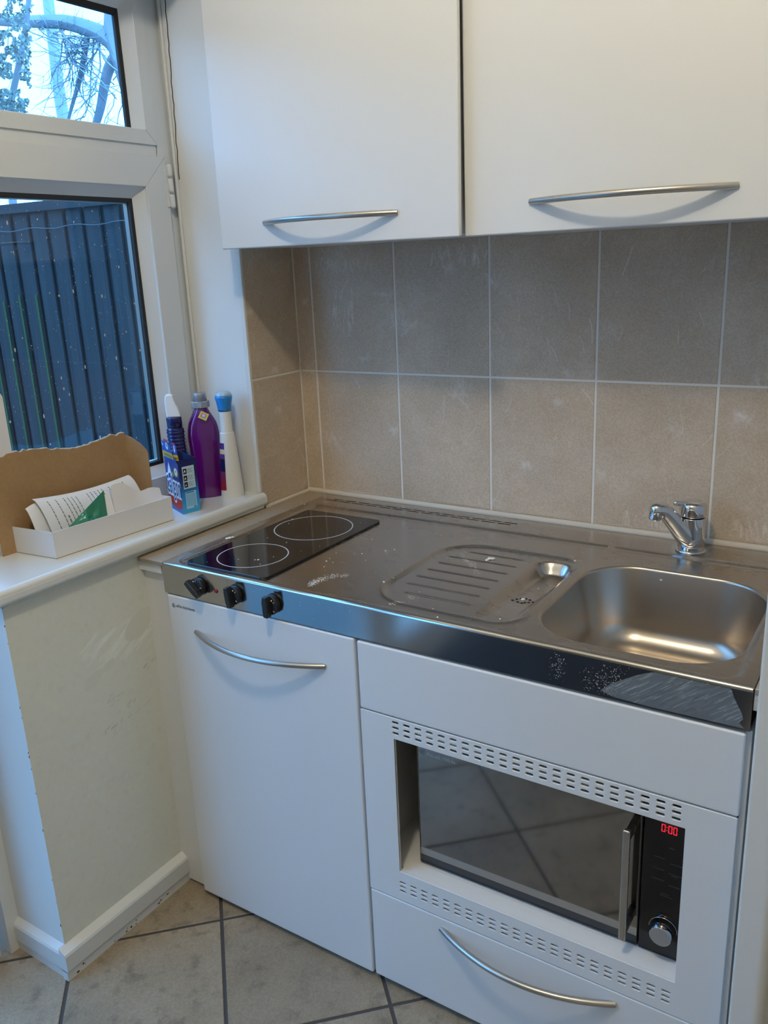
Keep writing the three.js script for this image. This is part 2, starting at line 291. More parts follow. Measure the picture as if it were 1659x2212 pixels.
// ------------------------------------------------------------------ window, sill and door in the left wall
function ring4(z0, z1, y0, y1, w, x0, x1, b = 0.0015) {         // four mitred bars
  const q = [[[z0, y0], [z1, y0], [z1 - w, y0 + w], [z0 + w, y0 + w]], [[z1, y0], [z1, y1], [z1 - w, y1 - w], [z1 - w, y0 + w]], [[z1, y1], [z0, y1], [z0 + w, y1 - w], [z1 - w, y1 - w]], [[z0, y1], [z0, y0], [z0 + w, y0 + w], [z0 + w, y1 - w]]];
  return q.map((p) => { const s = new THREE.Shape(p.map((c) => new THREE.Vector2(-c[0], c[1])).reverse()); return extrude(s, x1 - x0 - 2 * b, b).rotateY(Math.PI / 2).translate(x0 + b, 0, 0); });
}
function splay(z0, z1, y0, y1, w, xa, xb) {                     // glazing bead sloping from the sash face back to the glass
  const o = [[z0, y0], [z1, y0], [z1, y1], [z0, y1]], i = [[z0 + w, y0 + w], [z1 - w, y0 + w], [z1 - w, y1 - w], [z0 + w, y1 - w]], gs = [];
  for (let k = 0; k < 4; k++) {
    const a = o[k], b = o[(k + 1) % 4], c = i[(k + 1) % 4], d = i[k], P = [];
    const v = [[xa, ...a.slice().reverse()], [xa, ...b.slice().reverse()], [xb, ...c.slice().reverse()], [xb, ...d.slice().reverse()], [xb - 0.004, ...a.slice().reverse()], [xb - 0.004, ...b.slice().reverse()], [xb - 0.004, ...c.slice().reverse()], [xb - 0.004, ...d.slice().reverse()]];
    for (const f of [[0, 1, 2], [0, 2, 3], [3, 2, 6], [3, 6, 7], [0, 3, 7], [0, 7, 4], [1, 5, 6], [1, 6, 2], [4, 7, 6], [4, 6, 5], [0, 4, 5], [0, 5, 1]]) for (const n of f.reverse()) P.push(v[n][0], v[n][1], v[n][2]);
    const g = new THREE.BufferGeometry(); g.setAttribute('position', new THREE.Float32BufferAttribute(P, 3)); g.computeVertexNormals(); g.setAttribute('uv', new THREE.Float32BufferAttribute(new Array(P.length / 3 * 2).fill(0), 2)); gs.push(g);
  }
  return gs;
}
{
  const ZW = 0.97;                                              // the frame ends behind the low wall's end
  const w = thing('window_1', 'white plastic window with a fanlight over a hinged pane', 'window', [WX, SILL, ZR]); w.userData.kind = 'structure';
  const bars = (nm, list, p) => list.forEach((g, k) => part(k ? nm + '_00' + k : nm, g, M.upvc, p));
  bars('frame_bar', ring4(ZR, ZW, SILL - 0.03, 2.08, 0.05, WX - 0.06, WX - 0.006), w);
  part('transom', rbox(WX - 0.06, WX - 0.006, G(1.742), G(1.768), ZR + 0.045, ZW - 0.045, 0.002), M.upvc, w);
  // lower opening sash
  const sh = new THREE.Group(); sh.name = 'opening_sash'; w.add(sh);
  const S = [0.228, ZW - 0.03, SILL - 0.004, G(1.742)];
  bars('sash_bar', ring4(...S, 0.068, WX - 0.05, WX + 0.004), sh);
  bars('glazing_bead', splay(S[0] + 0.066, S[1] - 0.066, S[2] + 0.066, S[3] - 0.066, 0.026, WX + 0.0005, WX - 0.021), sh);
  const gk = (z0, z1, y0, y1, p, w2 = 0.0095) => ring4(z0, z1, y0, y1, w2, WX - 0.03, WX - 0.0215, 0.001).forEach((g, k) => part(k ? 'gasket_00' + k : 'gasket', g, M.gasket, p));
  gk(S[0] + 0.092, S[1] - 0.092, S[2] + 0.092, S[3] - 0.092, sh);
  const paneGeo = (z0, z1, y0, y1) => box(WX - 0.0275, WX - 0.0265, y0, y1, z0, z1);
  part('pane', new THREE.PlaneGeometry(S[1] - S[0] - 0.186, S[3] - S[2] - 0.186).rotateY(Math.PI / 2).translate(WX - 0.027, (S[2] + S[3]) / 2, (S[0] + S[1]) / 2), M.glass, sh);
  part('spacer_bar', merge(ring4(S[0] + 0.1, S[1] - 0.1, S[2] + 0.1, S[3] - 0.1, 0.003, WX - 0.042, WX - 0.030, 0.0005)), M.nickel, sh);
  // dried drops and dust on the lower pane
  const r = rng(31), dr = [];
  const drop = (z, y, a, b) => dr.push(new THREE.CircleGeometry(1, 6).scale(a, b, 1).rotateY(Math.PI / 2).translate(WX - 0.0262, y, z));
  for (let k = 0; k < 420; k++) { const s = 0.0004 + 0.0008 * r() * r(); drop(S[0] + 0.1 + r() * 0.46, S[2] + 0.1 + Math.pow(r(), 0.6) * (S[3] - S[2] - 0.2), s, s * (1 + r())); }
  for (let k = 0; k < 46; k++) { const s = 0.0009 + 0.0014 * r(); drop(S[0] + 0.11 + r() * 0.42, S[2] + 0.1 + r() * (S[3] - S[2] - 0.24), s, s * (1.1 + 1.6 * r())); }
  const ds = part('dried_drops', merge(dr), std({ color: lin(0.5, 0.5, 0.5), roughness: 0.8 }), sh); ds.userData.kind = 'stuff';
  const hg = new THREE.Group(); hg.name = 'hinge'; w.add(hg);
  [[1.598, 0.033], [1.632, 0.034], [1.667, 0.03]].forEach(([y, h], k) => part(k ? 'knuckle_00' + k : 'knuckle', new THREE.CapsuleGeometry(0.0065, h - 0.013, 4, 14).translate(WX + 0.009, y + h / 2 - 0.03, S[0] - 0.004), M.upvc, hg));
  part('hinge_leaf', rbox(WX + 0.001, WX + 0.007, 1.572, 1.664, S[0] - 0.016, S[0] + 0.008, 0.001), M.upvc, hg);
  // fixed fanlight
  const fl = new THREE.Group(); fl.name = 'fanlight'; w.add(fl);
  const T = [ZR + 0.05, ZW - 0.05, G(1.768), 2.03];
  bars('fanlight_bar', ring4(T[0] - 0.004, T[1] + 0.004, T[2] - 0.002, T[3] + 0.004, 0.032, WX - 0.05, WX - 0.002), fl);
  bars('glazing_bead', splay(T[0] + 0.028, T[1] - 0.028, T[2] - 0.0, T[3] - 0.026, 0.024, WX - 0.003, WX - 0.021), fl);
  const P = [T[0] + 0.05, T[1] - 0.05, T[2] + 0.012, T[3] - 0.05];
  gk(P[0], P[1], P[2], P[3], fl, 0.0135);
  part('pane', new THREE.PlaneGeometry(P[1] - P[0], P[3] - P[2]).rotateY(Math.PI / 2).translate(WX - 0.027, (P[2] + P[3]) / 2, (P[0] + P[1]) / 2), M.glass, fl);
  // the sill: a painted board with a rounded nose over the low wall
  const ns = new THREE.Shape(); ns.moveTo(WX - 0.02, SILL - 0.032); ns.lineTo(0.004, SILL - 0.032); ns.absarc(0.004, SILL - 0.022, 0.010, -Math.PI / 2, 0); ns.lineTo(0.0135, SILL - 0.013); ns.absarc(0.0005, SILL - 0.0125, 0.0125, 0, Math.PI / 2); ns.lineTo(WX - 0.02, SILL); ns.closePath();
  part('window_sill', uvBox(extrude(ns, ZP + 0.012 - (ZR - 0.008), 0).translate(0, 0, ZR - 0.008), 0.4), M.gloss, w, 'painted window sill board with a rounded nose');
  part('sill_bead', tube([V(0.004, SILL - 0.034, ZR), V(-0.001, SILL - 0.034, 0.4), V(-0.003, SILL - 0.034, ZP)], 0.0055, 30, 7), M.creamPaint, w);

  for (const [nm, z0, z1, lb] of [['door_1', ZW, 1.79, 'white plastic glazed garden door beside the window'], ['door_2', 1.79, 2.6, 'unseen second glazed garden door leaf added for more daylight']]) {  // the second leaf is added, unseen, to let in more daylight
    const d = thing(nm, lb, 'door', [WX, 0, (z0 + z1) / 2]); d.userData.kind = 'structure';
    ring4(z0, z1, 0, 2.08, 0.03, WX - 0.06, WX + 0.004).forEach((g, k) => part(k ? 'frame_bar_00' + k : 'frame_bar', g, M.upvc, d));
    ring4(z0 + 0.028, z1 - 0.028, 0.028, 2.052, 0.065, WX - 0.05, WX + 0.012).forEach((g, k) => part(k ? 'door_bar_00' + k : 'door_bar', g, M.upvc, d));
    part('pane', new THREE.PlaneGeometry(z1 - z0 - 0.18, 1.9).rotateY(Math.PI / 2).translate(WX - 0.03, 1.04, (z0 + z1) / 2), M.glass, d);
    const h0 = z1 - 0.06;
    part('door_handle', merge([rbox(WX + 0.012, WX + 0.02, 0.95, 1.17, h0 - 0.015, h0 + 0.015, 0.003), rbox(WX + 0.03, WX + 0.05, 1.05, 1.075, h0 - 0.125, h0 + 0.01, 0.006), box(WX + 0.015, WX + 0.035, 1.053, 1.072, h0 - 0.008, h0 + 0.008)]), M.whiteSteel, d);
  }
}

// ------------------------------------------------------------------ worktop of pressed steel with basin, drainer and controls
const smooth = (a, b, x) => { const t = Math.max(0, Math.min(1, (x - a) / (b - a))); return t * t * (3 - 2 * t); };
function sdRR(x, z, x0, x1, z0, z1, r) { const cx = (x0 + x1) / 2, cz = (z0 + z1) / 2, qx = Math.abs(x - cx) - (x1 - x0) / 2 + r, qz = Math.abs(z - cz) - (z1 - z0) / 2 + r; return Math.min(Math.max(qx, qz), 0) + Math.hypot(Math.max(qx, 0), Math.max(qz, 0)) - r; }
const SK = { cx: 1.036, cz: 0.372, hx: 0.163, hz: 0.183, r: 0.098 };
function relief(x, z) {
  let h = -0.0055 * smooth(0, 0.014, -sdRR(x, z, 0.096, 1.216, 0.098, 0.592, 0.03));
  // raised lip, then the sunk drainer
  const dl = sdRR(x, z, 0.556, 0.853, 0.203, 0.552, x < 0.7 ? 0.088 : 0.05);
  h += 0.0016 * Math.exp(-Math.pow((dl - 0.002) / 0.005, 2)) * smooth(0.9, 0.84, x);
  h -= 0.0035 * smooth(0.002, -0.010, dl);
  // half bowl beside the basin, deepest at the back
  const c = sdRR(x, z, 0.766 - 0.02 * (0.5 - z), 0.848, 0.222, 0.56, 0.038), slope = smooth(0.56, 0.25, z);
  h -= (0.003 + 0.020 * slope) * smooth(0.0, -0.022, c);
  // pressed grooves
  if (dl < 0) for (let k = 0; k < 7; k++) {
    const zc = 0.243 + k * 0.0425, off = Math.abs(zc - 0.37), xa = 0.585 + Math.max(0, off - 0.08) * 0.55, xb = 0.755 - 0.02 * (0.5 - zc) - 0.012;
    if (x > xa - 0.01 && x < xb + 0.01) h -= 0.0022 * Math.exp(-Math.pow((z - zc) / 0.0026, 2)) * smooth(xa - 0.006, xa + 0.006, x) * smooth(xb + 0.006, xb - 0.006, x);
  }
  return h;
}
{
  const w = thing('steel_worktop', 'stainless steel worktop with inset sink, ribbed drainer and front controls', 'worktop', [0.654, TOP - 0.066, 0.3]);
  const grid = (nx, nz, fn) => {
    const P = [], U = [], I = [];
    for (let j = 0; j <= nz; j++) for (let i = 0; i <= nx; i++) { const [x, y, z] = fn(i / nx, j / nz); P.push(x, y, z); U.push(x, z); }
    for (let j = 0; j < nz; j++) for (let i = 0; i < nx; i++) { const a = j * (nx + 1) + i, b = a + 1, c = a + nx + 1, d = c + 1; I.push(a, c, b, b, c, d); }
    const g = new THREE.BufferGeometry(); g.setAttribute('position', new THREE.Float32BufferAttribute(P, 3)); g.setAttribute('uv', new THREE.Float32BufferAttribute(U, 2)); g.setIndex(I); g.computeVertexNormals(); return g;
  };
  const XS = 0.864, ZB = 0.0855, ZT = 0.598;
  const A = grid(400, 256, (u, v) => { const x = XL + (XS - XL) * u, z = ZB + (ZT - ZB) * v; return [x, TOP + relief(x, z), z]; });
  // round the basin: rings from the rectangle's edge to the rim, then down the basin
  const N = 320, outline = (k, grow) => {
    const { cx, cz, hx, hz, r } = SK, R = Math.max(0.02, r + grow), lx = hx + grow - R, lz = hz + grow - R, per = 4 * lx + 4 * lz + 2 * Math.PI * R;
    let s = ((k / N) * per + lz) % per; const L = [[2 * lz, 0], [Math.PI * R / 2, 1], [2 * lx, 0], [Math.PI * R / 2, 1], [2 * lz, 0], [Math.PI * R / 2, 1], [2 * lx, 0], [Math.PI * R / 2, 1]];
    let i = 0; while (s > L[i][0] && i < 7) s -= L[i++][0];
    const a = s / R;
    return [[cx + hx + grow, cz - lz + s], [cx + lx + R * Math.cos(a), cz + lz + R * Math.sin(a)], [cx + lx - s, cz + hz + grow], [cx - lx - R * Math.sin(a), cz + lz + R * Math.cos(a)], [cx - hx - grow, cz + lz - s], [cx - lx - R * Math.cos(a), cz - lz - R * Math.sin(a)], [cx - lx + s, cz - hz - grow], [cx + lx + R * Math.sin(a), cz - lz - R * Math.cos(a)]][i];
  };
  const edge = (p) => { const { cx, cz } = SK, dx = p[0] - cx, dz = p[1] - cz, t = Math.min(dx > 0 ? (XR - cx) / dx : dx < 0 ? (XS - cx) / dx : 9e9, dz > 0 ? (ZT - cz) / dz : dz < 0 ? (ZB - cz) / dz : 9e9); return [cx + dx * t, cz + dz * t]; };
  // the ring follows the rectangle's true corners: snap the nearest sample to each
  const ed = []; for (let k = 0; k < N; k++) ed.push(edge(outline(k, 0)));
  for (const c of [[XS, ZB], [XR, ZB], [XS, ZT], [XR, ZT]]) { let b = 0, bd = 9; ed.forEach((e, k) => { const q = Math.hypot(e[0] - c[0], e[1] - c[1]); if (q < bd) { bd = q; b = k; } }); ed[b] = c; }
  const ringGrid = (rows) => { const P = [], U = [], I = []; rows.forEach((row) => { for (let k = 0; k <= N; k++) { const p = row(k % N); P.push(...p); U.push(p[0], p[2] + p[1]); } }); for (let j = 0; j < rows.length - 1; j++) for (let k = 0; k < N; k++) { const a = j * (N + 1) + k, b = a + 1, c = a + N + 1, d = c + 1; I.push(a, c, b, b, c, d); } const g = new THREE.BufferGeometry(); g.setAttribute('position', new THREE.Float32BufferAttribute(P, 3)); g.setAttribute('uv', new THREE.Float32BufferAttribute(U, 2)); g.setIndex(I); g.computeVertexNormals(); return g; };
  const rows = []; const NR = 44, RIM = 0.007;
  for (let j = 0; j <= NR; j++) rows.push((k) => { const a = ed[k], b = outline(k, RIM), t = j / NR, x = a[0] + (b[0] - a[0]) * t, z = a[1] + (b[1] - a[1]) * t; return [x, TOP + relief(x, z), z]; });
  const B = ringGrid(rows);
  // back strip with the row of real ventilation slots
  const st = new THREE.Shape([[XL, 0.002], [XR, 0.002], [XR, ZB], [XL, ZB]].map((p) => new THREE.Vector2(...p)));
  for (let k = 0; k < 26; k++) { const row = k % 2, x = 0.105 + Math.floor(k / 2) * 0.0405 + row * 0.012, z = row ? 0.046 : 0.058; st.holes.push(roundRect(x, x + 0.034, z, z + 0.0048, 0.0023, THREE.Path)); }
  const strip = flat(st, 0.0004, TOP, 0, 1, 4); uvXY(strip, 0, 2);
  part('pressed_sheet', merge([A, B, strip]), M.steel, w);
  const deep = -0.155, low = [];
  const prof = []; for (let k = 0; k <= 8; k++) { const a = k / 8 * Math.PI / 2; prof.push([RIM - RIM * Math.sin(a), -0.0055 - RIM + RIM * Math.cos(a)]); }
  for (let k = 1; k <= 10; k++) prof.push([-0.018 * k / 10, -0.0125 - (0.155 - 0.0125 - 0.045) * k / 10]);
  for (let k = 1; k <= 14; k++) { const a = k / 14 * Math.PI / 2; prof.push([-0.018 - 0.045 * (1 - Math.cos(a)), deep + 0.045 - 0.045 * Math.sin(a)]); }
  for (let k = 1; k <= 6; k++) prof.push([-0.063 - 0.095 * k / 6, deep - 0.004 * k / 6]);
  part('basin', ringGrid(prof.map(([g, y]) => (k) => { const p = outline(k, Math.max(g, -0.155)); return [p[0], TOP + y, p[1]]; })), M.basin, w, 'deep rounded steel sink basin');
  part('waste_plug', lathe([[0.001, 0], [0.03, 0], [0.042, 0.003], [0.045, 0]], 32).translate(SK.cx, TOP + deep - 0.003, SK.cz), M.chrome, w);
  // front apron with a rolled top edge
  const ap = new THREE.Shape(); ap.moveTo(0.598, 0); ap.absarc(0.598, -0.006, 0.006, Math.PI / 2, 0, true); ap.lineTo(0.604, -0.066); ap.lineTo(0.592, -0.066); ap.lineTo(0.592, -0.0648); ap.lineTo(0.6028, -0.0648); ap.lineTo(0.6028, -0.006); ap.absarc(0.598, -0.006, 0.0048, 0, Math.PI / 2); ap.closePath();
  const af = extrude(ap, XR - XL, 0, 1, 8).rotateY(-Math.PI / 2).scale(-1, 1, 1); 
  const apg = new THREE.ExtrudeGeometry(ap, { depth: XR - XL, bevelEnabled: false, curveSegments: 8 }); apg.rotateY(-Math.PI / 2).translate(XR, TOP, 0);
  part('front_apron', apg, M.fascia, w, 'shiny vertical front of the worktop');
  part('end_sheet', box(XL, XL + 0.0012, TOP - 0.066, TOP - 0.0005, 0.02, 0.6035), M.fascia, w);
  part('end_sheet_001', box(XR - 0.0012, XR, TOP - 0.066, TOP - 0.0005, 0.02, 0.6035), M.fascia, w);
  // overflow strainer in the half bowl: dark discs stand in for the shaded openings
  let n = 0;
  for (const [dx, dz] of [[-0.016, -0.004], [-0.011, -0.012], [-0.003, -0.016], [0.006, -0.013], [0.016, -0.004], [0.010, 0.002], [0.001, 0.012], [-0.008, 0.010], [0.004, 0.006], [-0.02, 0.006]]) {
    const x = 0.811 + dx, z = 0.412 + dz; part(n ? 'dark_hole_disc_' + String(n).padStart(3, '0') : 'dark_hole_disc', cyl(0.0028, 0.0028, 0.0016, [x, TOP + relief(x, z) - 0.0002, z], 10), M.dark, w); n++;
  }
  // control knobs: marked dial with a wide grip bar
  const knob = (x, y, turnBy, i) => {
    const k = new THREE.Group(); k.name = i ? 'control_knob_00' + i : 'control_knob'; k.userData = { label: 'black hob control knob with white marks', turned: true }; k.position.set(x - w.position.x, y - w.position.y, ZF - w.position.z); k.rotation.z = turnBy; w.add(k);
    sub('dial', lathe([[0, 0], [0.0195, 0], [0.0195, 0.009], [0.0185, 0.0115], [0.0, 0.012]], 36).rotateX(Math.PI / 2), M.blackPlastic, k);
    const s = new THREE.Shape([[-0.0045, -0.021], [0.0045, -0.021], [0.0062, -0.01], [0.0062, 0.01], [0.0045, 0.021], [-0.0045, 0.021], [-0.0062, 0.01], [-0.0062, -0.01]].map((p) => new THREE.Vector2(...p)));
    const grip = extrude(s, 0.011, 0.0015, 2); grip.translate(0, 0, 0.0125); sub('grip', grip, M.blackPlastic, k);
    const mk = []; for (let q = 0; q < 6; q++) { const a = 0.6 + q * 1.0; mk.push(new THREE.BoxGeometry(0.0009, 0.004, 0.0006).rotateZ(a - Math.PI / 2).translate(0.0155 * Math.cos(a), 0.0155 * Math.sin(a), 0.0122)); }
    mk.push(new THREE.CylinderGeometry(0.0016, 0.0016, 0.0006, 12).rotateX(Math.PI / 2).translate(0.008, 0.012, 0.0122));
    sub('dial_marks', merge(mk), M.white, k);
  };
  knob(0.180, G(0.8655), 0.85, 0); knob(0.2775, G(0.8655), 0.12, 1); knob(0.374, G(0.8635), 0.0, 2);
  part('indicator_light', new THREE.SphereGeometry(0.0052, 18, 10).scale(1, 1, 0.5).translate(0.2265, G(0.8635), ZF), M.redLens, w, 'small dark red indicator light');
  // rest of the protective film, torn at its edge
  const fs = new THREE.Shape(), pts = [[1.02, 0.010], [1.035, 0.024], [1.05, 0.034], [1.068, 0.045], [1.085, 0.054], [1.10, 0.0595], [1.205, 0.0595], [1.21, 0.046], [1.216, 0.035], [1.221, 0.026], [1.2235, 0.018], [1.219, 0.010], [1.226, 0.003], [1.10, 0.002], [1.04, 0.004]];
  pts.forEach((p, k) => k ? fs.lineTo(p[0], p[1]) : fs.moveTo(p[0], p[1]));
  const filmT = canvasTex(512, 160, (g, w2, h2) => { g.clearRect(0, 0, w2, h2); const q = rng(71); g.fillStyle = 'rgba(150,160,168,0.30)'; g.fillRect(0, 0, w2, h2); for (let k = 0; k < 420; k++) { const x = q() * w2, y = q() * h2, L = 20 + q() * 70; g.strokeStyle = 'rgba(' + (q() < 0.3 ? '90,98,106' : '186,196,204') + ',' + (0.04 + q() * 0.16) + ')'; g.lineWidth = 1 + q() * 4; g.beginPath(); g.moveTo(x, y); g.lineTo(x + L * 0.8, y - L * 0.7); g.stroke(); } });
  part('film_remnant', uvXY(extrude(fs, 0.0002), 0, 1, 0.21, 0.06, 1.02, 0).translate(0, TOP - 0.066, ZF + 0.0004), phys({ map: filmT, roughness: 0.5, transparent: true }), w, 'scuffed remnant of grey protective film');
}
// ceramic hob
{
  const y = TOP - 0.0055, h = thing('ceramic_hob', 'black ceramic glass hob with two white ringed heating zones', 'hob', [0.2235, y - 0.0005, 0.363]);
  part('glass_plate', flat(roundRect(0.1125, 0.3345, 0.150, 0.577, [0.016, 0.016, 0.016, 0.016]), 0.005, y + 0.0045, 0.0012, 2, 12), M.hobGlass, h);
  const zone = (x, z, r, nm) => { const s = new THREE.Shape(); s.absarc(x, z, r, 0, Math.PI * 2); const i = new THREE.Path(); i.absarc(x, z, r - 0.0024, 0, Math.PI * 2, true); s.holes.push(i); part(nm, flat(s, 0.0002, y + 0.0047, 0, 1, 48), M.hobPrint, h, 'printed white ring of a heating zone'); };
  zone(0.2195, 0.267, 0.0925, 'heating_ring'); zone(0.2195, 0.480, 0.0765, 'heating_ring_001');
}
// mixer tap
{
  const t = thing('mixer_tap', 'chrome single lever mixer tap behind the sink', 'tap', [1.022, TOP, 0.066]);
  const b = [1.022, TOP, 0.066];
  part('base_flange', lathe([[0, 0], [0.0295, 0], [0.0295, 0.003], [0.0265, 0.006], [0.0, 0.006]], 40).translate(...b), M.chrome, t);
  part('tap_body', lathe([[0, 0.005], [0.0262, 0.005], [0.0248, 0.03], [0.0248, 0.070], [0.0235, 0.072], [0, 0.072]], 40).translate(...b), M.chrome, t);
  const lv = part('lever_cap', lathe([[0, 0.0725], [0.0235, 0.0725], [0.0262, 0.076], [0.0265, 0.094], [0.0245, 0.101], [0.016, 0.1045], [0, 0.106]], 40).translate(...b), M.chrome, t);
  // spout rises from the foot of the body towards the room and to the left
  const dir = V(-0.62, 0, 0.78), P = (s, y) => V(b[0] + dir.x * s, b[1] + y, b[2] + dir.z * s);
  const pts = [[0.002, 0.018], [0.022, 0.040], [0.042, 0.064], [0.058, 0.082], [0.072, 0.094], [0.086, 0.097]].map((p) => P(...p));
  const curve = new THREE.CatmullRomCurve3(pts), seg = 40, rad = 20, g = new THREE.TubeGeometry(curve, seg, 1, rad, false), p = g.attributes.position;
  for (let i = 0; i <= seg; i++) { const c = curve.getPointAt(i / seg), r = 0.021 - 0.0065 * (i / seg); for (let j = 0; j <= rad; j++) { const k = i * (rad + 1) + j; p.setXYZ(k, c.x + (p.getX(k) - c.x) * r, c.y + (p.getY(k) - c.y) * r, c.z + (p.getZ(k) - c.z) * r); } }
  g.computeVertexNormals(); const tip = pts[pts.length - 1];
  part('spout', merge([g, new THREE.SphereGeometry(0.0145, 24, 16).translate(tip.x, tip.y, tip.z)]), M.chrome, t);
  const e = P(0.0885, 0.091); part('aerator', lathe([[0, -0.013], [0.0115, -0.013], [0.0125, -0.011], [0.0125, 0.008], [0.010, 0.013], [0, 0.014]], 28).rotateZ(-0.10).translate(e.x, e.y, e.z), M.chrome, t);
  part('lever', merge([tube([V(b[0] - 0.006, b[1] + 0.101, b[2] + 0.008), V(b[0] - 0.018, b[1] + 0.102, b[2] + 0.020), V(b[0] - 0.027, b[1] + 0.104, b[2] + 0.030)], 0.005, 16, 12), new THREE.SphereGeometry(0.0052, 16, 12).translate(b[0] - 0.027, b[1] + 0.104, b[2] + 0.030)]), M.chrome, t);
}

// ------------------------------------------------------------------ units below and above
const bowCurve = (out, half) => { const p = []; for (let k = 0; k <= 16; k++) { const s = -1 + k / 8; p.push(V(s * half, 0, out * (1 - s * s) - 0.001)); } return p; };
const bow = tube(bowCurve(0.044, 0.168), 0.0058, 64, 14).scale(1, 0.95, 1);
function handle(parent, x, y, z, turnZ = 0) { const h = sub('bow_handle', bow, M.nickel, parent, [x, y, z], [0, 0, turnZ]); h.userData.label = 'brushed steel bow handle'; return h; }
{
  const f = thing('fridge_cabinet', 'white fridge door unit under the hob', 'fridge', [0.32, 0, 0.3]);
  part('body', box(0.066, 0.5635, 0.02, TOP - 0.071, 0.03, 0.583), M.whiteSteel, f);
  for (const [x, z] of [[0.1, 0.06], [0.53, 0.06], [0.1, 0.55], [0.53, 0.55]]) part('foot', cyl(0.016, 0.02, 0.02, [x, 0.01, z], 16), M.blackPlastic, f);
  const d = part('door', rbox(0.0805, 0.5625, G(0.0745), G(0.8305), 0.5835, 0.605, 0.0035, 3), M.whiteSteel, f);
  const d0 = f.position;
  handle(d, 0.3242, G(0.7585), 0.605);
  const badge = canvasTex(512, 96, (g, w, h) => {
    g.clearRect(0, 0, w, h);
    g.fillStyle = 'rgb(128,138,146)'; g.beginPath(); g.ellipse(48, 50, 34, 36, 0, 0, 7); g.fill(); g.fillStyle = 'rgb(190,196,200)'; g.beginPath(); g.ellipse(60, 40, 16, 24, 0.6, 0, 7); g.fill(); g.fillStyle = 'rgb(90,98,106)'; g.beginPath(); g.ellipse(44, 56, 8, 20, 0.3, 0, 7); g.fill();
    g.fillStyle = 'rgb(46,50,56)'; g.font = 'bold 58px sans-serif'; g.fillText('elfin kitchens', 98, 68);
  });
  const bg = new THREE.PlaneGeometry(0.073, 0.0136).translate(0, 0, 0.0004), bm = std({ map: badge, roughness: 0.4, transparent: true });
  const bd = new THREE.Mesh(bg, bm); bd.name = 'badge'; bd.position.set(0.1275, G(0.8085), 0.605); bd.userData.label = 'small printed maker badge'; shade(bd); d.add(bd);
}
{
  const c = thing('microwave_cabinet', 'white cabinet housing the microwave under the sink', 'cabinet', [0.9, 0, 0.3]);
  const X0 = 0.567, X1 = 1.229;
  part('side_panel', box(X0, X0 + 0.012, 0.02, TOP - 0.071, 0.03, 0.585), M.whiteSteel, c);
  part('side_panel_001', box(X1 - 0.006, X1 + 0.0065, 0.02, TOP - 0.071, 0.03, 0.592), M.whiteSteel, c);
  part('back_panel', box(X0 + 0.012, X1 - 0.006, 0.02, TOP - 0.071, 0.03, 0.04), M.whiteSteel, c);
  part('shelf', box(X0 + 0.012, X1 - 0.006, G(0.343), G(0.3555), 0.04, 0.588), M.whiteSteel, c);
  part('base_panel', box(X0 + 0.012, X1 - 0.006, 0.02, 0.035, 0.04, 0.585), M.whiteSteel, c);
  for (const [x, z] of [[0.6, 0.06], [1.2, 0.06], [0.6, 0.55], [1.2, 0.55]]) part('foot', cyl(0.016, 0.02, 0.02, [x, 0.01, z], 16), M.blackPlastic, c);
  part('upper_panel', rbox(X0 + 0.001, X1, G(0.6925), G(0.8285), 0.5855, 0.605, 0.0035, 3), M.whiteSteel, c);
  // surround pressed from sheet: one opening and two bands of slots
  const s = roundRect(X0 + 0.001, X1 - 0.001, G(0.2905), G(0.6905), 0.002);
  s.holes.push(roundRect(0.6395, 1.157, G(0.3575), G(0.647), 0.001, THREE.Path));
  for (let k = 0; k < 22; k++) for (let r = 0; r < 3; r++) {
    const x = 0.6372 + k * 0.02376; s.holes.push(roundRect(x, x + 0.0135, G(0.6790) - r * 0.0110, G(0.6838) - r * 0.0110, 0.0022, THREE.Path));
    const xl = 0.6385 + k * 0.02376; s.holes.push(roundRect(xl, xl + 0.0135, G(0.3303) - r * 0.0098, G(0.3347) - r * 0.0098, 0.0021, THREE.Path));
  }
  part('slotted_surround', extrude(s, 0.0022, 0.0007, 1, 4).translate(0, 0, 0.6021), M.whiteSteel, c, 'white microwave surround with two bands of ventilation slots');
  part('surround_edge', merge([box(X0 + 0.001, X1 - 0.001, G(0.6885), G(0.6905), 0.586, 0.6025), box(X0 + 0.001, X1 - 0.001, G(0.2905), G(0.2925), 0.586, 0.6025), box(X0 + 0.001, X0 + 0.003, G(0.2905), G(0.6905), 0.586, 0.6025), box(X1 - 0.003, X1 - 0.001, G(0.2905), G(0.6905), 0.586, 0.6025)]), M.whiteSteel, c);
  part('opening_flange', merge([rbox(0.6395, 1.157, G(0.3545), G(0.3575), 0.567, 0.604, 0.001), box(0.6375, 0.6395, G(0.3575), G(0.647), 0.598, 0.6035), box(1.157, 1.159, G(0.3575), G(0.647), 0.567, 0.6035), box(0.6395, 1.157, G(0.647), G(0.649), 0.575, 0.6035)]), M.whiteSteel, c);
  part('slot_backing', box(0.63, 1.165, G(0.306), G(0.339), 0.597, 0.599), M.whiteSteel, c);
  const dr = part('drawer_front', rbox(X0 + 0.001, X1, G(0.0765), G(0.2885), 0.5855, 0.605, 0.0035, 3), M.whiteSteel, c);
  handle(dr, 0.8955, G(0.2625), 0.605);
}
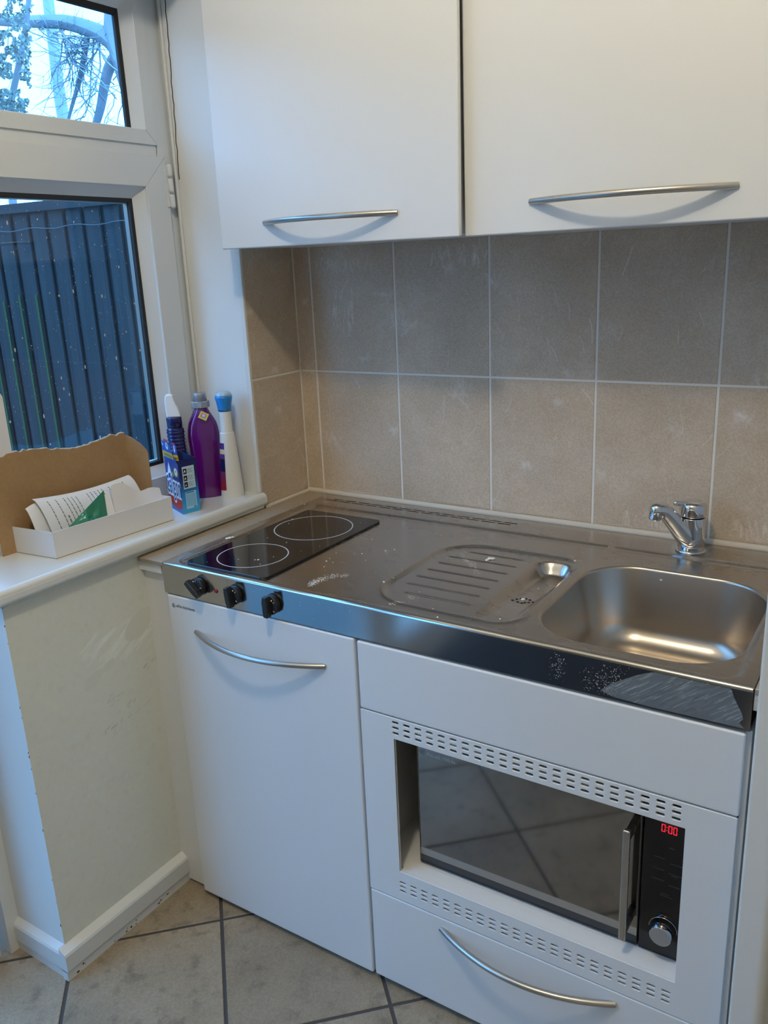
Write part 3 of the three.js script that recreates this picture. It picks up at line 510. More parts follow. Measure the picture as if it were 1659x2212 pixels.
{
  const y0 = G(0.359), m = thing('microwave_oven', 'black mirror fronted microwave oven inside the cabinet', 'microwave', [0.912, y0 - 0.003, 0.4]);
  const FZ = 0.5625;
  part('case', rbox(0.661, 1.166, y0 - 0.001, G(0.655), 0.12, 0.548, 0.004), M.darkGrey, m);
  for (const [x, z] of [[0.7, 0.2], [1.13, 0.2], [0.7, 0.5], [1.13, 0.5]]) part('case_foot', cyl(0.012, 0.012, 0.003, [x, y0 - 0.0015, z], 12), M.blackPlastic, m);
  const d = part('oven_door', rbox(0.66, 1.0835, y0, G(0.655), 0.5485, FZ, 0.003), M.blackPlastic, m);
  sub('door_glass', box(0.6625, 1.082, G(0.3795), G(0.653), FZ - 0.001, FZ + 0.0006), M.mirrorBlack, d);
  sub('lower_trim', rbox(0.6625, 1.082, G(0.366), G(0.3785), FZ - 0.002, FZ + 0.0012, 0.0008), M.darkGrey, d);
  const lm = [0.0088, 0.0088];
  const word = canvasTex(512, 96, (g, w, h) => { g.clearRect(0, 0, w, h); g.fillStyle = 'rgb(150,162,176)'; g.beginPath(); g.ellipse(50, 48, 34, 44, 0, 0, 7); g.fill(); g.strokeStyle = 'rgb(90,96,104)'; g.lineWidth = 5; g.beginPath(); g.moveTo(38, 74); g.lineTo(42, 30); g.lineTo(60, 26); g.lineTo(58, 50); g.lineTo(64, 74); g.stroke(); g.fillStyle = 'rgb(205,212,220)'; g.font = '58px sans-serif'; g.fillText('Russell Hobbs', 106, 68); });
  const lg = new THREE.Mesh(new THREE.PlaneGeometry(0.0845, 0.0155), phys({ map: word, roughness: 0.35, transparent: true })); lg.name = 'printed_logo'; lg.position.set(0.7085, G(0.6065), FZ + 0.0008); lg.userData.label = 'pale maker name printed on the door'; shade(lg); d.add(lg);
  const hb = sub('door_handle', rbox(1.0615, 1.0735, G(0.392), G(0.6055), FZ + 0.028, FZ + 0.037, 0.003, 3), M.nickel, d); hb.userData.label = 'vertical brushed steel handle bar';
  for (const y of [0.402, 0.584]) sub('handle_post', box(1.0625, 1.0725, G(y), G(y + 0.012), FZ, FZ + 0.029), M.blackPlastic, d);
  const p = part('control_panel', rbox(1.085, 1.166, y0, G(0.655), 0.5485, FZ, 0.002), M.panelBlack, m);
  const digits = merge(['0', ':', '0', '0'].flatMap((ch, k) => {
    const x = 1.1128 + [0, 0.0075, 0.0105, 0.0182][k], y = G(0.6055), a = [], q = (x0, x1, yy0, yy1) => a.push(box(x + x0, x + x1, y + yy0, y + yy1, FZ - 0.0005, FZ + 0.0004));
    if (ch === ':') { q(0.0003, 0.0013, -0.0035, -0.0022); q(0.0003, 0.0013, 0.0022, 0.0035); return a; }
    q(0.0005, 0.0055, 0.0058, 0.007); q(0.0005, 0.0055, -0.007, -0.0058); q(0, 0.0012, 0.0006, 0.0064); q(0, 0.0012, -0.0064, -0.0006); q(0.0048, 0.006, 0.0006, 0.0064); q(0.0048, 0.006, -0.0064, -0.0006); return a;
  }));
  sub('clock_display', digits, std({ color: 0x200000, emissive: new THREE.Color(1, 0.02, 0.05), emissiveIntensity: 1.3, roughness: 0.5 }), p).userData.label = 'red glowing clock digits reading 0:00';
  const pr = []; for (const [x, y, w, h] of [[1.103, 0.548, 0.018, 0.0012], [1.129, 0.5425, 0.02, 0.0012], [1.102, 0.526, 0.019, 0.0012], [1.128, 0.5235, 0.022, 0.0012], [1.131, 0.5205, 0.012, 0.001], [1.1015, 0.506, 0.02, 0.0012], [1.1285, 0.501, 0.018, 0.0012], [1.118, 0.4815, 0.012, 0.001], [1.116, 0.4775, 0.02, 0.0012], [1.126, 0.571, 0.009, 0.002]]) pr.push(box(x, x + w, G(y), G(y) + h, FZ - 0.0003, FZ + 0.0002));
  const printM = std({ color: lin(0.045, 0.045, 0.05), roughness: 0.5 }); pr.forEach((g) => sub('button_print', g, printM, p));
  const k = sub('dial_knob', lathe([[0, 0], [0.0195, 0], [0.019, 0.012], [0.0175, 0.0185], [0.0165, 0.019], [0, 0.019]], 40).rotateX(Math.PI / 2), M.chrome, p, [1.1245, G(0.4125), FZ]); k.userData.label = 'chrome microwave dial with a flat grey face';
  sub('knob_face', cyl(0.0163, 0.0163, 0.0006, [0, 0, 0], 36).rotateX(Math.PI / 2).translate(1.1245, G(0.4125), FZ + 0.0193), std({ color: lin(0.36, 0.34, 0.33), roughness: 0.4, metalness: 0.3 }), p);
  sub('knob_ring', new THREE.TorusGeometry(0.0225, 0.0007, 8, 48, Math.PI).translate(1.1245, G(0.4125), FZ + 0.0004), M.chrome, p);
  // lamp of the display is too weak to light more than its own panel
  const pl = new THREE.PointLight(new THREE.Color(1, 0.05, 0.06), 0.0006, 0.4); pl.position.set(1.125, G(0.6055), FZ + 0.004); pl.castShadow = true; pl.name = 'display_light'; m.add(pl); pl.position.sub(m.position);
}
{
  // wall cabinet over the hob; its door stands a little open
  const a = thing('wall_cabinet', 'white wall cabinet over the hob with its door slightly ajar', 'wall cabinet', [0.34, G(1.53), 0]);
  const yb = G(1.5285), yt = 2.12;
  part('body', box(0.048, 0.631, yb, yt, 0.001, 0.282), M.whiteSteel, a);
  const piv = V(0.0475, G(1.5265), 0.3025), d = new THREE.Group(); d.name = 'door'; d.position.copy(piv).sub(a.position); d.rotation.order = 'YXZ'; d.rotation.y = -0.046; d.rotation.z = -0.008; d.userData.turned = true; a.add(d);
  sub('door_panel', rbox(0, 0.601, 0, yt - G(1.5265), -0.011, 0, 0.003, 3), M.whiteSteel, d);
  handle(d, 0.3, G(1.5755) - piv.y, 0);
  const b = thing('wall_cabinet', 'white wall cabinet over the sink with a closed door', 'wall cabinet', [0.94, G(1.53), 0]);
  part('body', box(0.6445, 1.2435, G(1.526), yt, 0.001, 0.286), M.whiteSteel, b);
  const db = part('door', rbox(0.6432, 1.2425, G(1.5218), yt, 0.2875, 0.3, 0.003, 3), M.whiteSteel, b);
  handle(db, 0.9395, G(1.5722), 0.3, -0.004);
}

// ------------------------------------------------------------------ things on the window sill
{
  // opened carton lying on the sill: white outside, brown inside, its lid torn along the top
  const c = thing('carton', 'open white cardboard carton with torn brown lid on the sill', 'carton', [-0.11, SILL, 0.61]);
  const A = V(-0.049, SILL, 0.763), B = V(-0.031, SILL, 0.461), C2 = V(-0.166, SILL, 0.774);   // front left, front right, back left
  const D2 = B.clone().add(C2).sub(A), hh = 0.056, out = std({ color: lin(0.74, 0.74, 0.75), roughness: 0.65 }), inn = std({ map: cardTex, roughness: 0.85 });
  const up = V(0, 1, 0);
  // wall panel between two base points, thin, optionally with a free top edge
  const panel = (p, q, tops, th, lean = 0) => {                 // tops: [fraction, height]
    const L = q.clone().sub(p), len = L.length(), ux = L.clone().normalize(), nz = ux.clone().cross(up).normalize();
    const s = new THREE.Shape(); s.moveTo(0, 0); s.lineTo(len, 0); tops.slice().reverse().forEach(([f, h]) => s.lineTo(f * len, h)); s.closePath();
    const g = extrude(s, th); g.applyMatrix4(new THREE.Matrix4().makeBasis(ux, up.clone().applyAxisAngle(ux, lean), nz).setPosition(p)); return uvBox(g, 0.3);
  };
  const rect = (h) => [[0, h], [1, h]];
  part('front_panel', panel(A, B, rect(hh), -0.0018), out, c);
  part('end_panel', panel(C2, A, rect(hh), -0.0018), out, c);
  part('end_panel_001', panel(B, D2, rect(hh), -0.0018), out, c);
  part('bottom_panel', (() => { const s = new THREE.Shape([A, B, D2, C2].map((p) => new THREE.Vector2(p.x, p.z))); return flat(s, 0.0014, SILL + 0.0016); })(), inn, c);
  const r = rng(12), jag = []; for (let k = 0; k <= 44; k++) { const f = k / 44; jag.push([f, 0.199 + 0.008 * Math.sin(f * 7.5) - 0.004 * f + (r() - 0.5) * 0.005 + (f > 0.93 ? -0.004 : 0)]); }
  const E2 = C2.clone().add(V(-0.001, 0, 0.12));
  part('back_panel', panel(C2.clone().lerp(D2, -0.1), D2, jag, 0.0016, 0), inn, c, 'tall brown lid torn along its upper edge');
  const liner = jag.map(([f, h]) => [f, h + 0.0008 + r() * 0.002]);
  part('lid_liner', panel(C2.clone().lerp(D2, -0.1).add(V(-0.0022, 0, 0)), D2.clone().add(V(-0.0022, 0, 0)), liner, 0.0006, 0), out, c);
  part('side_flap', panel(D2, V(-0.098, SILL, 0.4535), [[0, 0.192], [0.3, 0.187], [0.7, 0.172], [0.95, 0.158], [1, 0.150]], 0.0016), inn, c);
  part('upright_flap', panel(V(-0.1665, SILL + 0.19, 0.83), V(-0.1665, SILL + 0.19, 0.7455), [[0, 0.137], [0.96, 0.137], [1, 0.13]], 0.0014), out, c, 'white flap standing up at the end');

  // leaflet: curled printed sheets
  const sheetTex = canvasTex(512, 512, (g, w, h) => {
    g.fillStyle = 'rgb(226,230,236)'; g.fillRect(0, 0, w, h); const q = rng(3); g.fillStyle = 'rgb(70,76,90)';
    for (let j = 0; j < 22; j++) { const y = 40 + j * 20, n = j % 6 === 0 ? 0.4 : 0.85; if (j % 7 === 6) continue; let x = 40; while (x < 40 + n * 420) { const L = 8 + q() * 30; g.globalAlpha = 0.65; g.fillRect(x, y, L, j % 6 ? 5 : 8); x += L + 7; } }
    g.globalAlpha = 1;
  });
  const sheetM = std({ map: sheetTex, roughness: 0.7, side: THREE.DoubleSide });
  const sheet = (fn, nu = 28, nv = 16) => { const P = [], U = [], I = []; for (let j = 0; j <= nv; j++) for (let i = 0; i <= nu; i++) { const u = i / nu, v = j / nv, p = fn(u, v); P.push(p.x, p.y, p.z); U.push(v, u); } for (let j = 0; j < nv; j++) for (let i = 0; i < nu; i++) { const a = j * (nu + 1) + i, b = a + 1, e = a + nu + 1, f = e + 1; I.push(a, b, e, b, f, e); } const g = new THREE.BufferGeometry(); g.setAttribute('position', new THREE.Float32BufferAttribute(P, 3)); g.setAttribute('uv', new THREE.Float32BufferAttribute(U, 2)); g.setIndex(I); g.computeVertexNormals(); return g; };
  const lf = thing('leaflet', 'curled printed instruction sheet lying in the open carton', 'leaflet', [-0.11, SILL + 0.0018, 0.61]);
  part('sheet', sheet((u, v) => { const z = 0.728 - 0.248 * u + 0.012 * v, curl = Math.pow(v, 1.15); return V(-0.09 - 0.044 * curl + 0.004 * u, SILL + 0.008 + 0.004 * Math.sin(u * 3) + (0.102 - 0.012 * Math.sin(u * 3.1) - 0.006 * u) * Math.sin(v * 1.5), z); }), sheetM, lf);
  part('sheet_001', sheet((u, v) => V(-0.1 - 0.036 * v, SILL + 0.006 + (0.088 + 0.008 * u) * Math.sin(v * 1.45) + 0.004 * Math.sin(u * 6), 0.757 - 0.09 * u)), std({ color: lin(0.74, 0.76, 0.80), roughness: 0.7, side: THREE.DoubleSide }), lf);
  // green packet, wrinkled
  const gp = thing('green_packet', 'crumpled glossy green packet in the open carton', 'packet', [-0.07, SILL + 0.002, 0.63]);
  const q0 = rng(8), nz = noiseGrid(64, 66), wr = (u, v, k) => vnoise(nz, 64, u * 7 + k, v * 5 + k);
  const pk = (side) => sheet((u, v) => { const e = Math.sin(Math.PI * u) * Math.sin(Math.PI * v), z = 0.722 - 0.1 * u - 0.01 * v, t = 0.010 * Math.pow(e, 0.6) * side; return V(-0.054 - 0.014 * v - t * 0.5 + 0.004 * (wr(u, v, 3) - 0.5) * 7 * e, SILL + 0.010 + 0.088 * v * (0.45 + 0.62 * u) + t * 0.4 + 0.004 * (wr(u, v, 9) - 0.5) * 6 * e, z); }, 30, 20);
  part('front_film', pk(1), phys({ color: lin(0.02, 0.22, 0.13), roughness: 0.22, clearcoat: 0.8, side: THREE.DoubleSide }), gp);
  part('back_film', pk(-0.7), phys({ color: lin(0.02, 0.22, 0.13), roughness: 0.22, clearcoat: 0.8, side: THREE.DoubleSide }), gp);
  // folded white paper bag
  const pb = thing('paper_bag', 'folded white paper bag at the front of the carton', 'paper bag', [-0.06, SILL + 0.002, 0.54]);
  const bagM = std({ color: lin(0.78, 0.77, 0.78), roughness: 0.75, side: THREE.DoubleSide });
  part('bag_front', sheet((u, v) => { const z = 0.602 - 0.138 * u - 0.01 * v; const hgt = 0.101 - 0.042 * u + 0.006 * Math.sin(u * 8); return V(-0.040 - 0.028 * v - 0.006 * Math.sin(u * 5 + v * 3), SILL + 0.008 + hgt * v + 0.003 * Math.sin(u * 11) * v, z); }), bagM, pb);
  part('bag_fold', sheet((u, v) => V(-0.041 - 0.008 * u - 0.026 * v, SILL + 0.008 + (0.101 - 0.06 * u) * v, 0.602 + 0.03 * u)), bagM, pb);
  part('bag_back', sheet((u, v) => { const z = 0.60 - 0.13 * u; return V(-0.071 - 0.006 * v + 0.003 * Math.sin(u * 6), SILL + 0.008 + (0.094 - 0.04 * u) * v, z); }), bagM, pb);
  const bp = thing('black_fitting', 'small black plastic fitting at the end of the carton', 'fitting', [-0.13, SILL + 0.002, 0.485]);
  part('fitting_body', rbox(-0.152, -0.108, SILL + 0.002, SILL + 0.052, 0.472, 0.5, 0.006), M.blackPlastic, bp);
  part('fitting_cap', lathe([[0, 0], [0.014, 0], [0.014, 0.010], [0.010, 0.015], [0, 0.016]], 24).translate(-0.13, SILL + 0.0515, 0.486), M.blackPlastic, bp);
}
{
  // limescale powder box, its top torn open
  const f0 = V(-0.0425, SILL, 0.4195), sideDir = V(0.010, 0, -0.0455).normalize(), frontDir = V(-0.068, 0, -0.030).normalize();
  const b = thing('powder_box', 'torn open blue box of washing machine powder with white lettering', 'box', [f0.x, f0.y, f0.z]); b.userData.turned = true;
  const wS = 0.047, wF = 0.09, hh = 0.128;
  const frontTex = canvasTex(512, 720, (g, w, h) => {
    g.fillStyle = 'rgb(24,40,110)'; g.fillRect(0, 0, w, h); const gr = g.createLinearGradient(0, 0, 0, h); gr.addColorStop(0, 'rgb(40,70,150)'); gr.addColorStop(0.5, 'rgb(22,36,104)'); gr.addColorStop(1, 'rgb(30,120,190)'); g.fillStyle = gr; g.fillRect(0, 0, w, h);
    g.fillStyle = 'rgb(196,44,32)'; g.beginPath(); g.moveTo(0, 420); g.quadraticCurveTo(260, 560, 512, 300); g.lineTo(512, 640); g.quadraticCurveTo(240, 760, 0, 560); g.fill();
    g.fillStyle = 'rgb(228,190,50)'; g.beginPath(); g.ellipse(400, 170, 70, 60, 0, 0, 7); g.fill(); g.fillStyle = 'rgb(220,228,236)'; g.beginPath(); g.ellipse(400, 160, 40, 46, 0, 0, 7); g.fill(); g.fillStyle = 'rgb(60,90,160)'; g.beginPath(); g.ellipse(400, 160, 18, 20, 0, 0, 7); g.fill();
    g.fillStyle = 'rgb(232,238,244)'; g.beginPath(); g.moveTo(150, 60); g.lineTo(240, 240); g.lineTo(170, 210); g.lineTo(70, 250); g.closePath(); g.fill(); g.fillStyle = 'rgb(120,160,70)'; g.beginPath(); g.ellipse(270, 215, 46, 30, 0.2, 0, 7); g.fill();
    g.save(); g.translate(-14, 500); g.scale(0.86, 1.75); g.font = 'bold 190px sans-serif'; g.lineJoin = 'round'; g.lineWidth = 34; g.strokeStyle = 'rgb(238,242,248)'; g.strokeText('Calgon', 0, 0); g.fillStyle = 'rgb(18,26,84)'; g.fillText('Calgon', 0, 0); g.restore();
  });
  const sideTex = canvasTex(384, 720, (g, w, h) => {
    const gr = g.createLinearGradient(0, 0, 0, h); gr.addColorStop(0, 'rgb(22,30,92)'); gr.addColorStop(0.32, 'rgb(24,36,104)'); gr.addColorStop(0.62, 'rgb(40,130,200)'); gr.addColorStop(1, 'rgb(70,170,225)'); g.fillStyle = gr; g.fillRect(0, 0, w, h);
    g.fillStyle = 'rgb(190,212,226)'; g.fillRect(70, 90, 262, 300); g.fillStyle = 'rgb(20,22,30)'; for (const y of [120, 212, 300]) g.fillRect(88, y, 78, 70);
    g.fillStyle = 'rgb(225,232,238)'; for (const [y, k] of [[130, 0], [224, 1], [312, 2]]) { g.beginPath(); g.moveTo(98, y + 50); g.quadraticCurveTo(112 + 8 * k, y - 6, 134, y + 10 + 8 * k); g.lineTo(150, y + 46); g.quadraticCurveTo(128, y + 22, 98, y + 50); g.fill(); }
    g.fillStyle = 'rgb(90,110,135)'; for (const y of [124, 216, 304]) for (let k = 0; k < 5; k++) g.fillRect(182, y + k * 13, 130 - (k % 3) * 22, 4);
    g.fillStyle = 'rgb(150,205,235)'; g.fillRect(86, 430, 240, 230); g.fillStyle = 'rgb(40,90,150)'; g.fillRect(96, 438, 180, 12); const q = rng(4); for (let k = 0; k < 13; k++) for (let x = 98; x < 306;) { const L = 8 + q() * 26; g.globalAlpha = 0.6; g.fillRect(x, 466 + k * 13, Math.min(L, 312 - x), 5); x += L + 6; } g.globalAlpha = 1;
    g.fillStyle = 'rgb(20,50,110)'; g.font = 'bold 30px sans-serif'; g.fillRect(250, 640, 50, 12);
  });
  const fm = std({ map: frontTex, roughness: 0.4 }), sm = std({ map: sideTex, roughness: 0.4 }), cm = std({ color: lin(0.30, 0.28, 0.25), roughness: 0.9 }), nv = std({ color: lin(0.02, 0.03, 0.11), roughness: 0.45 });
  const Z = V(0, 0, 0), s1 = sideDir.clone().multiplyScalar(wS), f1 = frontDir.clone().multiplyScalar(wF), far = s1.clone().add(f1);
  // a sheet of board with its own outline, thickness and uv 0..1 over the panel
  const board = (name, o, ux, len, outline, m, y0 = 0, span = hh, lean = 0, axisFlip = false) => {
    const s = new THREE.Shape(outline.map((p) => new THREE.Vector2(p[0] * len, p[1] * span))), g = extrude(s, 0.0006), uz = ux.clone().cross(V(0, 1, 0));
    uvXY(g, 0, 1, len, span); g.applyMatrix4(new THREE.Matrix4().makeBasis(ux, V(0, 1, 0).applyAxisAngle(ux, lean), uz).setPosition(o.x, y0, o.z));
    const q = sub(name, g, m, b); return q;
  };
  const full = [[0, 0], [1, 0], [1, 1], [0, 1]], rough = (seed, y) => { const r = rng(seed), a = [[0, 0], [1, 0]]; for (let k = 12; k >= 0; k--) a.push([k / 12, y + (r() - 0.5) * 0.03]); return a; };
  board('side_panel', Z, sideDir, wS, full, sm);
  board('front_panel', f1, frontDir.clone().negate(), wF, [[0, 0], [1, 0], [1, 0.93], [0.86, 0.98], [0.75, 1.06], [0.62, 0.99], [0.42, 1.02], [0.2, 1.0], [0, 1.01]], fm);
  board('back_panel', s1, frontDir, wF, full, nv);
  board('side_panel_001', far, sideDir.clone().negate(), wS, full, nv);
  sub('bottom_panel', (() => { const g = flat(new THREE.Shape([Z, s1, far, f1].map((p) => new THREE.Vector2(p.x, p.z))), 0.0006, 0.0008); return g; })(), cm, b);
  sub('powder', (() => { const g = flat(new THREE.Shape([Z, s1, far, f1].map((p) => new THREE.Vector2(p.x * 0.96 - 0.001, p.z * 0.96 - 0.001))), 0.004, 0.05); return g; })(), M.crumb, b);
  // torn flaps standing up above the front
  const flapTex = canvasTex(256, 256, (g, w, h) => { g.fillStyle = 'rgb(58,84,168)'; g.fillRect(0, 0, w, h); g.fillStyle = 'rgb(222,180,40)'; g.fillRect(0, 176, w, 80); g.fillStyle = 'rgb(70,66,60)'; for (let k = 0; k < 16; k++) g.fillRect(20 + k * 14, 206, 6 + (k % 3) * 2, 34); g.fillStyle = 'rgb(214,226,240)'; g.beginPath(); g.ellipse(150, 90, 34, 52, 0.2, 0, 7); g.fill(); g.beginPath(); g.moveTo(20, 40); g.lineTo(60, 90); g.lineTo(30, 110); g.fill(); g.fillStyle = 'rgb(90,120,180)'; g.beginPath(); g.ellipse(150, 80, 15, 20, 0, 0, 7); g.fill(); g.fillStyle = 'rgb(196,60,60)'; g.fillRect(120, 0, 90, 30); });
  const fo = f1.clone().multiplyScalar(1.0);
  const fl = board('torn_flap', fo, frontDir.clone().negate(), 0.066, [[0, 0], [1, 0], [0.98, 0.4], [0.92, 0.7], [0.8, 0.82], [0.78, 1.0], [0.42, 1.02], [0.4, 0.86], [0.2, 0.88], [0.06, 0.72], [0, 0.4]], std({ map: flapTex, roughness: 0.4 }), hh * 0.99, 0.046, 0.12);
  board('torn_flap_001', f1.clone().multiplyScalar(0.30), frontDir.clone().negate().lerp(sideDir, 0.3).normalize(), 0.018, [[0, 0], [1, 0], [0.9, 0.5], [1, 0.8], [0.6, 1], [0.2, 0.95], [0.3, 0.5]], std({ map: flapTex, roughness: 0.4 }), hh * 0.98, 0.044, 0.1);
}
{
  const bodyOf = (sections, nseg = 40) => {                     // [y, rx, rz, dx]
    const P = [], U = [], I = []; sections.forEach(([y, rx, rz, dx = 0, dz = 0], j) => { for (let k = 0; k <= nseg; k++) { const a = k / nseg * Math.PI * 2; P.push(dx + rx * Math.cos(a), y, dz + rz * Math.sin(a)); U.push(k / nseg, j / sections.length); } });
    for (let j = 0; j < sections.length - 1; j++) for (let k = 0; k < nseg; k++) { const a = j * (nseg + 1) + k, b = a + 1, c = a + nseg + 1, d = c + 1; I.push(a, c, b, b, c, d); }
    const g = new THREE.BufferGeometry(); g.setAttribute('position', new THREE.Float32BufferAttribute(P, 3)); g.setAttribute('uv', new THREE.Float32BufferAttribute(U, 2)); g.setIndex(I); g.computeVertexNormals(); return g;
  };
  const curve = (pts, n = 40) => { const c = new THREE.CatmullRomCurve3(pts.map((p) => V(p[1], p[0], p[2])), false, 'catmullrom', 0.4), o = [[pts[0][0], 0.0005, 0.0005]]; for (let k = 0; k <= n; k++) { const p = c.getPoint(k / n); o.push([p.y, Math.max(0.0004, p.x), Math.max(0.0004, p.z)]); } o.push([pts[pts.length - 1][0], 0.0005, 0.0005]); return o; };
  const turned = (t, a) => { t.rotation.y = a; t.userData.turned = true; };
  // trigger spray bottle
  const s = thing('spray_bottle', 'navy blue trigger spray bottle with white trigger on the sill', 'spray bottle', [-0.143, SILL, 0.322]); turned(s, 0.72);
  const navy = phys({ color: lin(0.012, 0.014, 0.10), roughness: 0.2, clearcoat: 0.4 }), wh = phys({ color: lin(0.80, 0.80, 0.82), roughness: 0.3 });
  const sec = [[0, 0.0005, 0.0005], [0, 0.026, 0.018], [0.004, 0.029, 0.020], [0.06, 0.029, 0.020], [0.1, 0.027, 0.020], [0.118, 0.022, 0.0195]]; 
  for (let k = 0; k <= 24; k++) { const y = 0.122 + k * 0.0022, w = (k % 4 === 2) ? 0.0018 : 0; sec.push([y, 0.0195 + w + 0.002 * Math.abs(k / 24 - 0.5), 0.0175 + w]); }
  sec.push([0.178, 0.021, 0.0185], [0.182, 0.0175, 0.016], [0.186, 0.016, 0.015], [0.186, 0.0005, 0.0005]);
  sub('bottle_body', bodyOf(sec), navy, s);
  sub('collar', lathe([[0, 0], [0.0185, 0], [0.0185, 0.022], [0.0165, 0.025], [0, 0.025]], 30), navy, s, [0, 0.184, 0]);
  const hd = new THREE.Shape(); hd.moveTo(-0.015, 0); hd.lineTo(0.0165, 0); hd.quadraticCurveTo(0.017, 0.012, 0.009, 0.03); hd.quadraticCurveTo(0.004, 0.046, 0.003, 0.052); hd.quadraticCurveTo(-0.002, 0.056, -0.012, 0.054); hd.quadraticCurveTo(-0.017, 0.05, -0.0165, 0.035); hd.quadraticCurveTo(-0.0175, 0.02, -0.015, 0);
  sub('trigger_head', extrude(hd, 0.016, 0.003, 3).translate(0, 0.2085, -0.008), wh, s);
  // purple fabric softener bottle
  const p = thing('softener_bottle', 'purple fabric softener bottle with ridged silver cap', 'bottle', [-0.106, SILL, 0.266]); turned(p, 0.9);
  sub('bottle_body', bodyOf(curve([[0, 0.035, 0.02], [0.006, 0.0375, 0.022], [0.07, 0.0365, 0.022], [0.12, 0.0375, 0.022], [0.155, 0.039, 0.022], [0.185, 0.0345, 0.021], [0.21, 0.0225, 0.019], [0.222, 0.0165, 0.0155], [0.228, 0.016, 0.0155]], 48)), phys({ color: lin(0.115, 0.004, 0.155), roughness: 0.14, clearcoat: 0.6, clearcoatRoughness: 0.05 }), p);
  const silver = phys({ color: lin(0.42, 0.43, 0.45), metalness: 0.6, roughness: 0.38 });
  sub('cap_skirt', (() => { const o = []; for (let k = 0; k < 72; k++) { const a = k / 72 * Math.PI * 2, r = k % 2 ? 0.0222 : 0.0212; o.push(new THREE.Vector2(r * Math.cos(a), r * Math.sin(a))); } return extrude(new THREE.Shape(o), 0.013, 0.0012, 2).rotateX(-Math.PI / 2); })(), silver, p, [0, 0.226, 0]);
  sub('cap', lathe([[0, 0], [0.017, 0], [0.0155, 0.018], [0.0145, 0.0205], [0, 0.021]], 36), silver, p, [0, 0.24, 0]);
  const tagT = canvasTex(128, 128, (g, w, h) => { g.fillStyle = 'rgb(196,172,40)'; g.fillRect(0, 0, w, h); g.fillStyle = 'rgb(120,110,150)'; g.fillRect(22, 26, 84, 76); g.fillStyle = 'rgb(205,200,210)'; g.fillRect(40, 44, 44, 14); g.fillRect(46, 66, 36, 12); });
  const tag = sub('offer_tag', new THREE.BoxGeometry(0.021, 0.019, 0.0006), std({ map: tagT, roughness: 0.4 }), p, [0.002, 0.2065, 0.0245], [-0.5, 0.0, -0.55]); tag.userData.label = 'small yellow offer tag at the neck';
  // white bottle with blue cap
  const q = thing('white_bottle', 'slim white bottle with bright blue cap beside the tiles', 'bottle', [-0.049, SILL, 0.243]); turned(q, 0.9);
  sub('bottle_body', bodyOf(curve([[0, 0.027, 0.02], [0.003, 0.0285, 0.0215], [0.05, 0.0262, 0.0205], [0.1, 0.0225, 0.019], [0.14, 0.0195, 0.0175], [0.16, 0.0178, 0.0165], [0.165, 0.0155, 0.0155], [0.19, 0.0148, 0.0148], [0.216, 0.0145, 0.0145]], 48)), phys({ color: lin(0.74, 0.73, 0.69), roughness: 0.35 }), q);
  sub('cap', lathe([[0, 0], [0.0162, 0], [0.0165, 0.004], [0.0182, 0.018], [0.0212, 0.032], [0.021, 0.0375], [0, 0.0375]], 36), phys({ color: lin(0.012, 0.22, 0.62), roughness: 0.25, clearcoat: 0.4 }), q, [0, 0.2155, 0]);
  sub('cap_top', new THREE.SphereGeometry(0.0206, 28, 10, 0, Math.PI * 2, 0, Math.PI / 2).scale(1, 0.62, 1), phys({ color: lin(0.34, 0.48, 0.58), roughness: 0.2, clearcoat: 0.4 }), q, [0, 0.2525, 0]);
  const labT = canvasTex(128, 256, (g, w, h) => { const gr = g.createLinearGradient(0, 0, 0, h); gr.addColorStop(0, 'rgb(66,40,140)'); gr.addColorStop(0.6, 'rgb(110,60,120)'); gr.addColorStop(1, 'rgb(160,30,40)'); g.fillStyle = gr; g.fillRect(0, 0, w, h); g.fillStyle = 'rgb(210,200,160)'; g.fillRect(20, 90, 80, 20); g.fillStyle = 'rgb(30,24,80)'; g.fillRect(14, 130, 90, 40); });
  const lb = bodyOf([[0.02, 0.0288, 0.0218], [0.05, 0.0268, 0.0210], [0.1, 0.0231, 0.0195], [0.138, 0.0201, 0.018]].map((a) => a), 60);
  // keep only the part of the sleeve that faces the window
  { const I = lb.index.array, keep = [], P2 = lb.attributes.position; for (let k = 0; k < I.length; k += 3) { let ok = true; for (let m2 = 0; m2 < 3; m2++) { const a = Math.atan2(P2.getZ(I[k + m2]), P2.getX(I[k + m2])); if (!(a > 2.25 || a < -2.6)) ok = false; } if (ok) keep.push(I[k], I[k + 1], I[k + 2]); } lb.setIndex(keep); }
  sub('bottle_label', lb, std({ map: labT, roughness: 0.35, side: THREE.DoubleSide }), q);
}

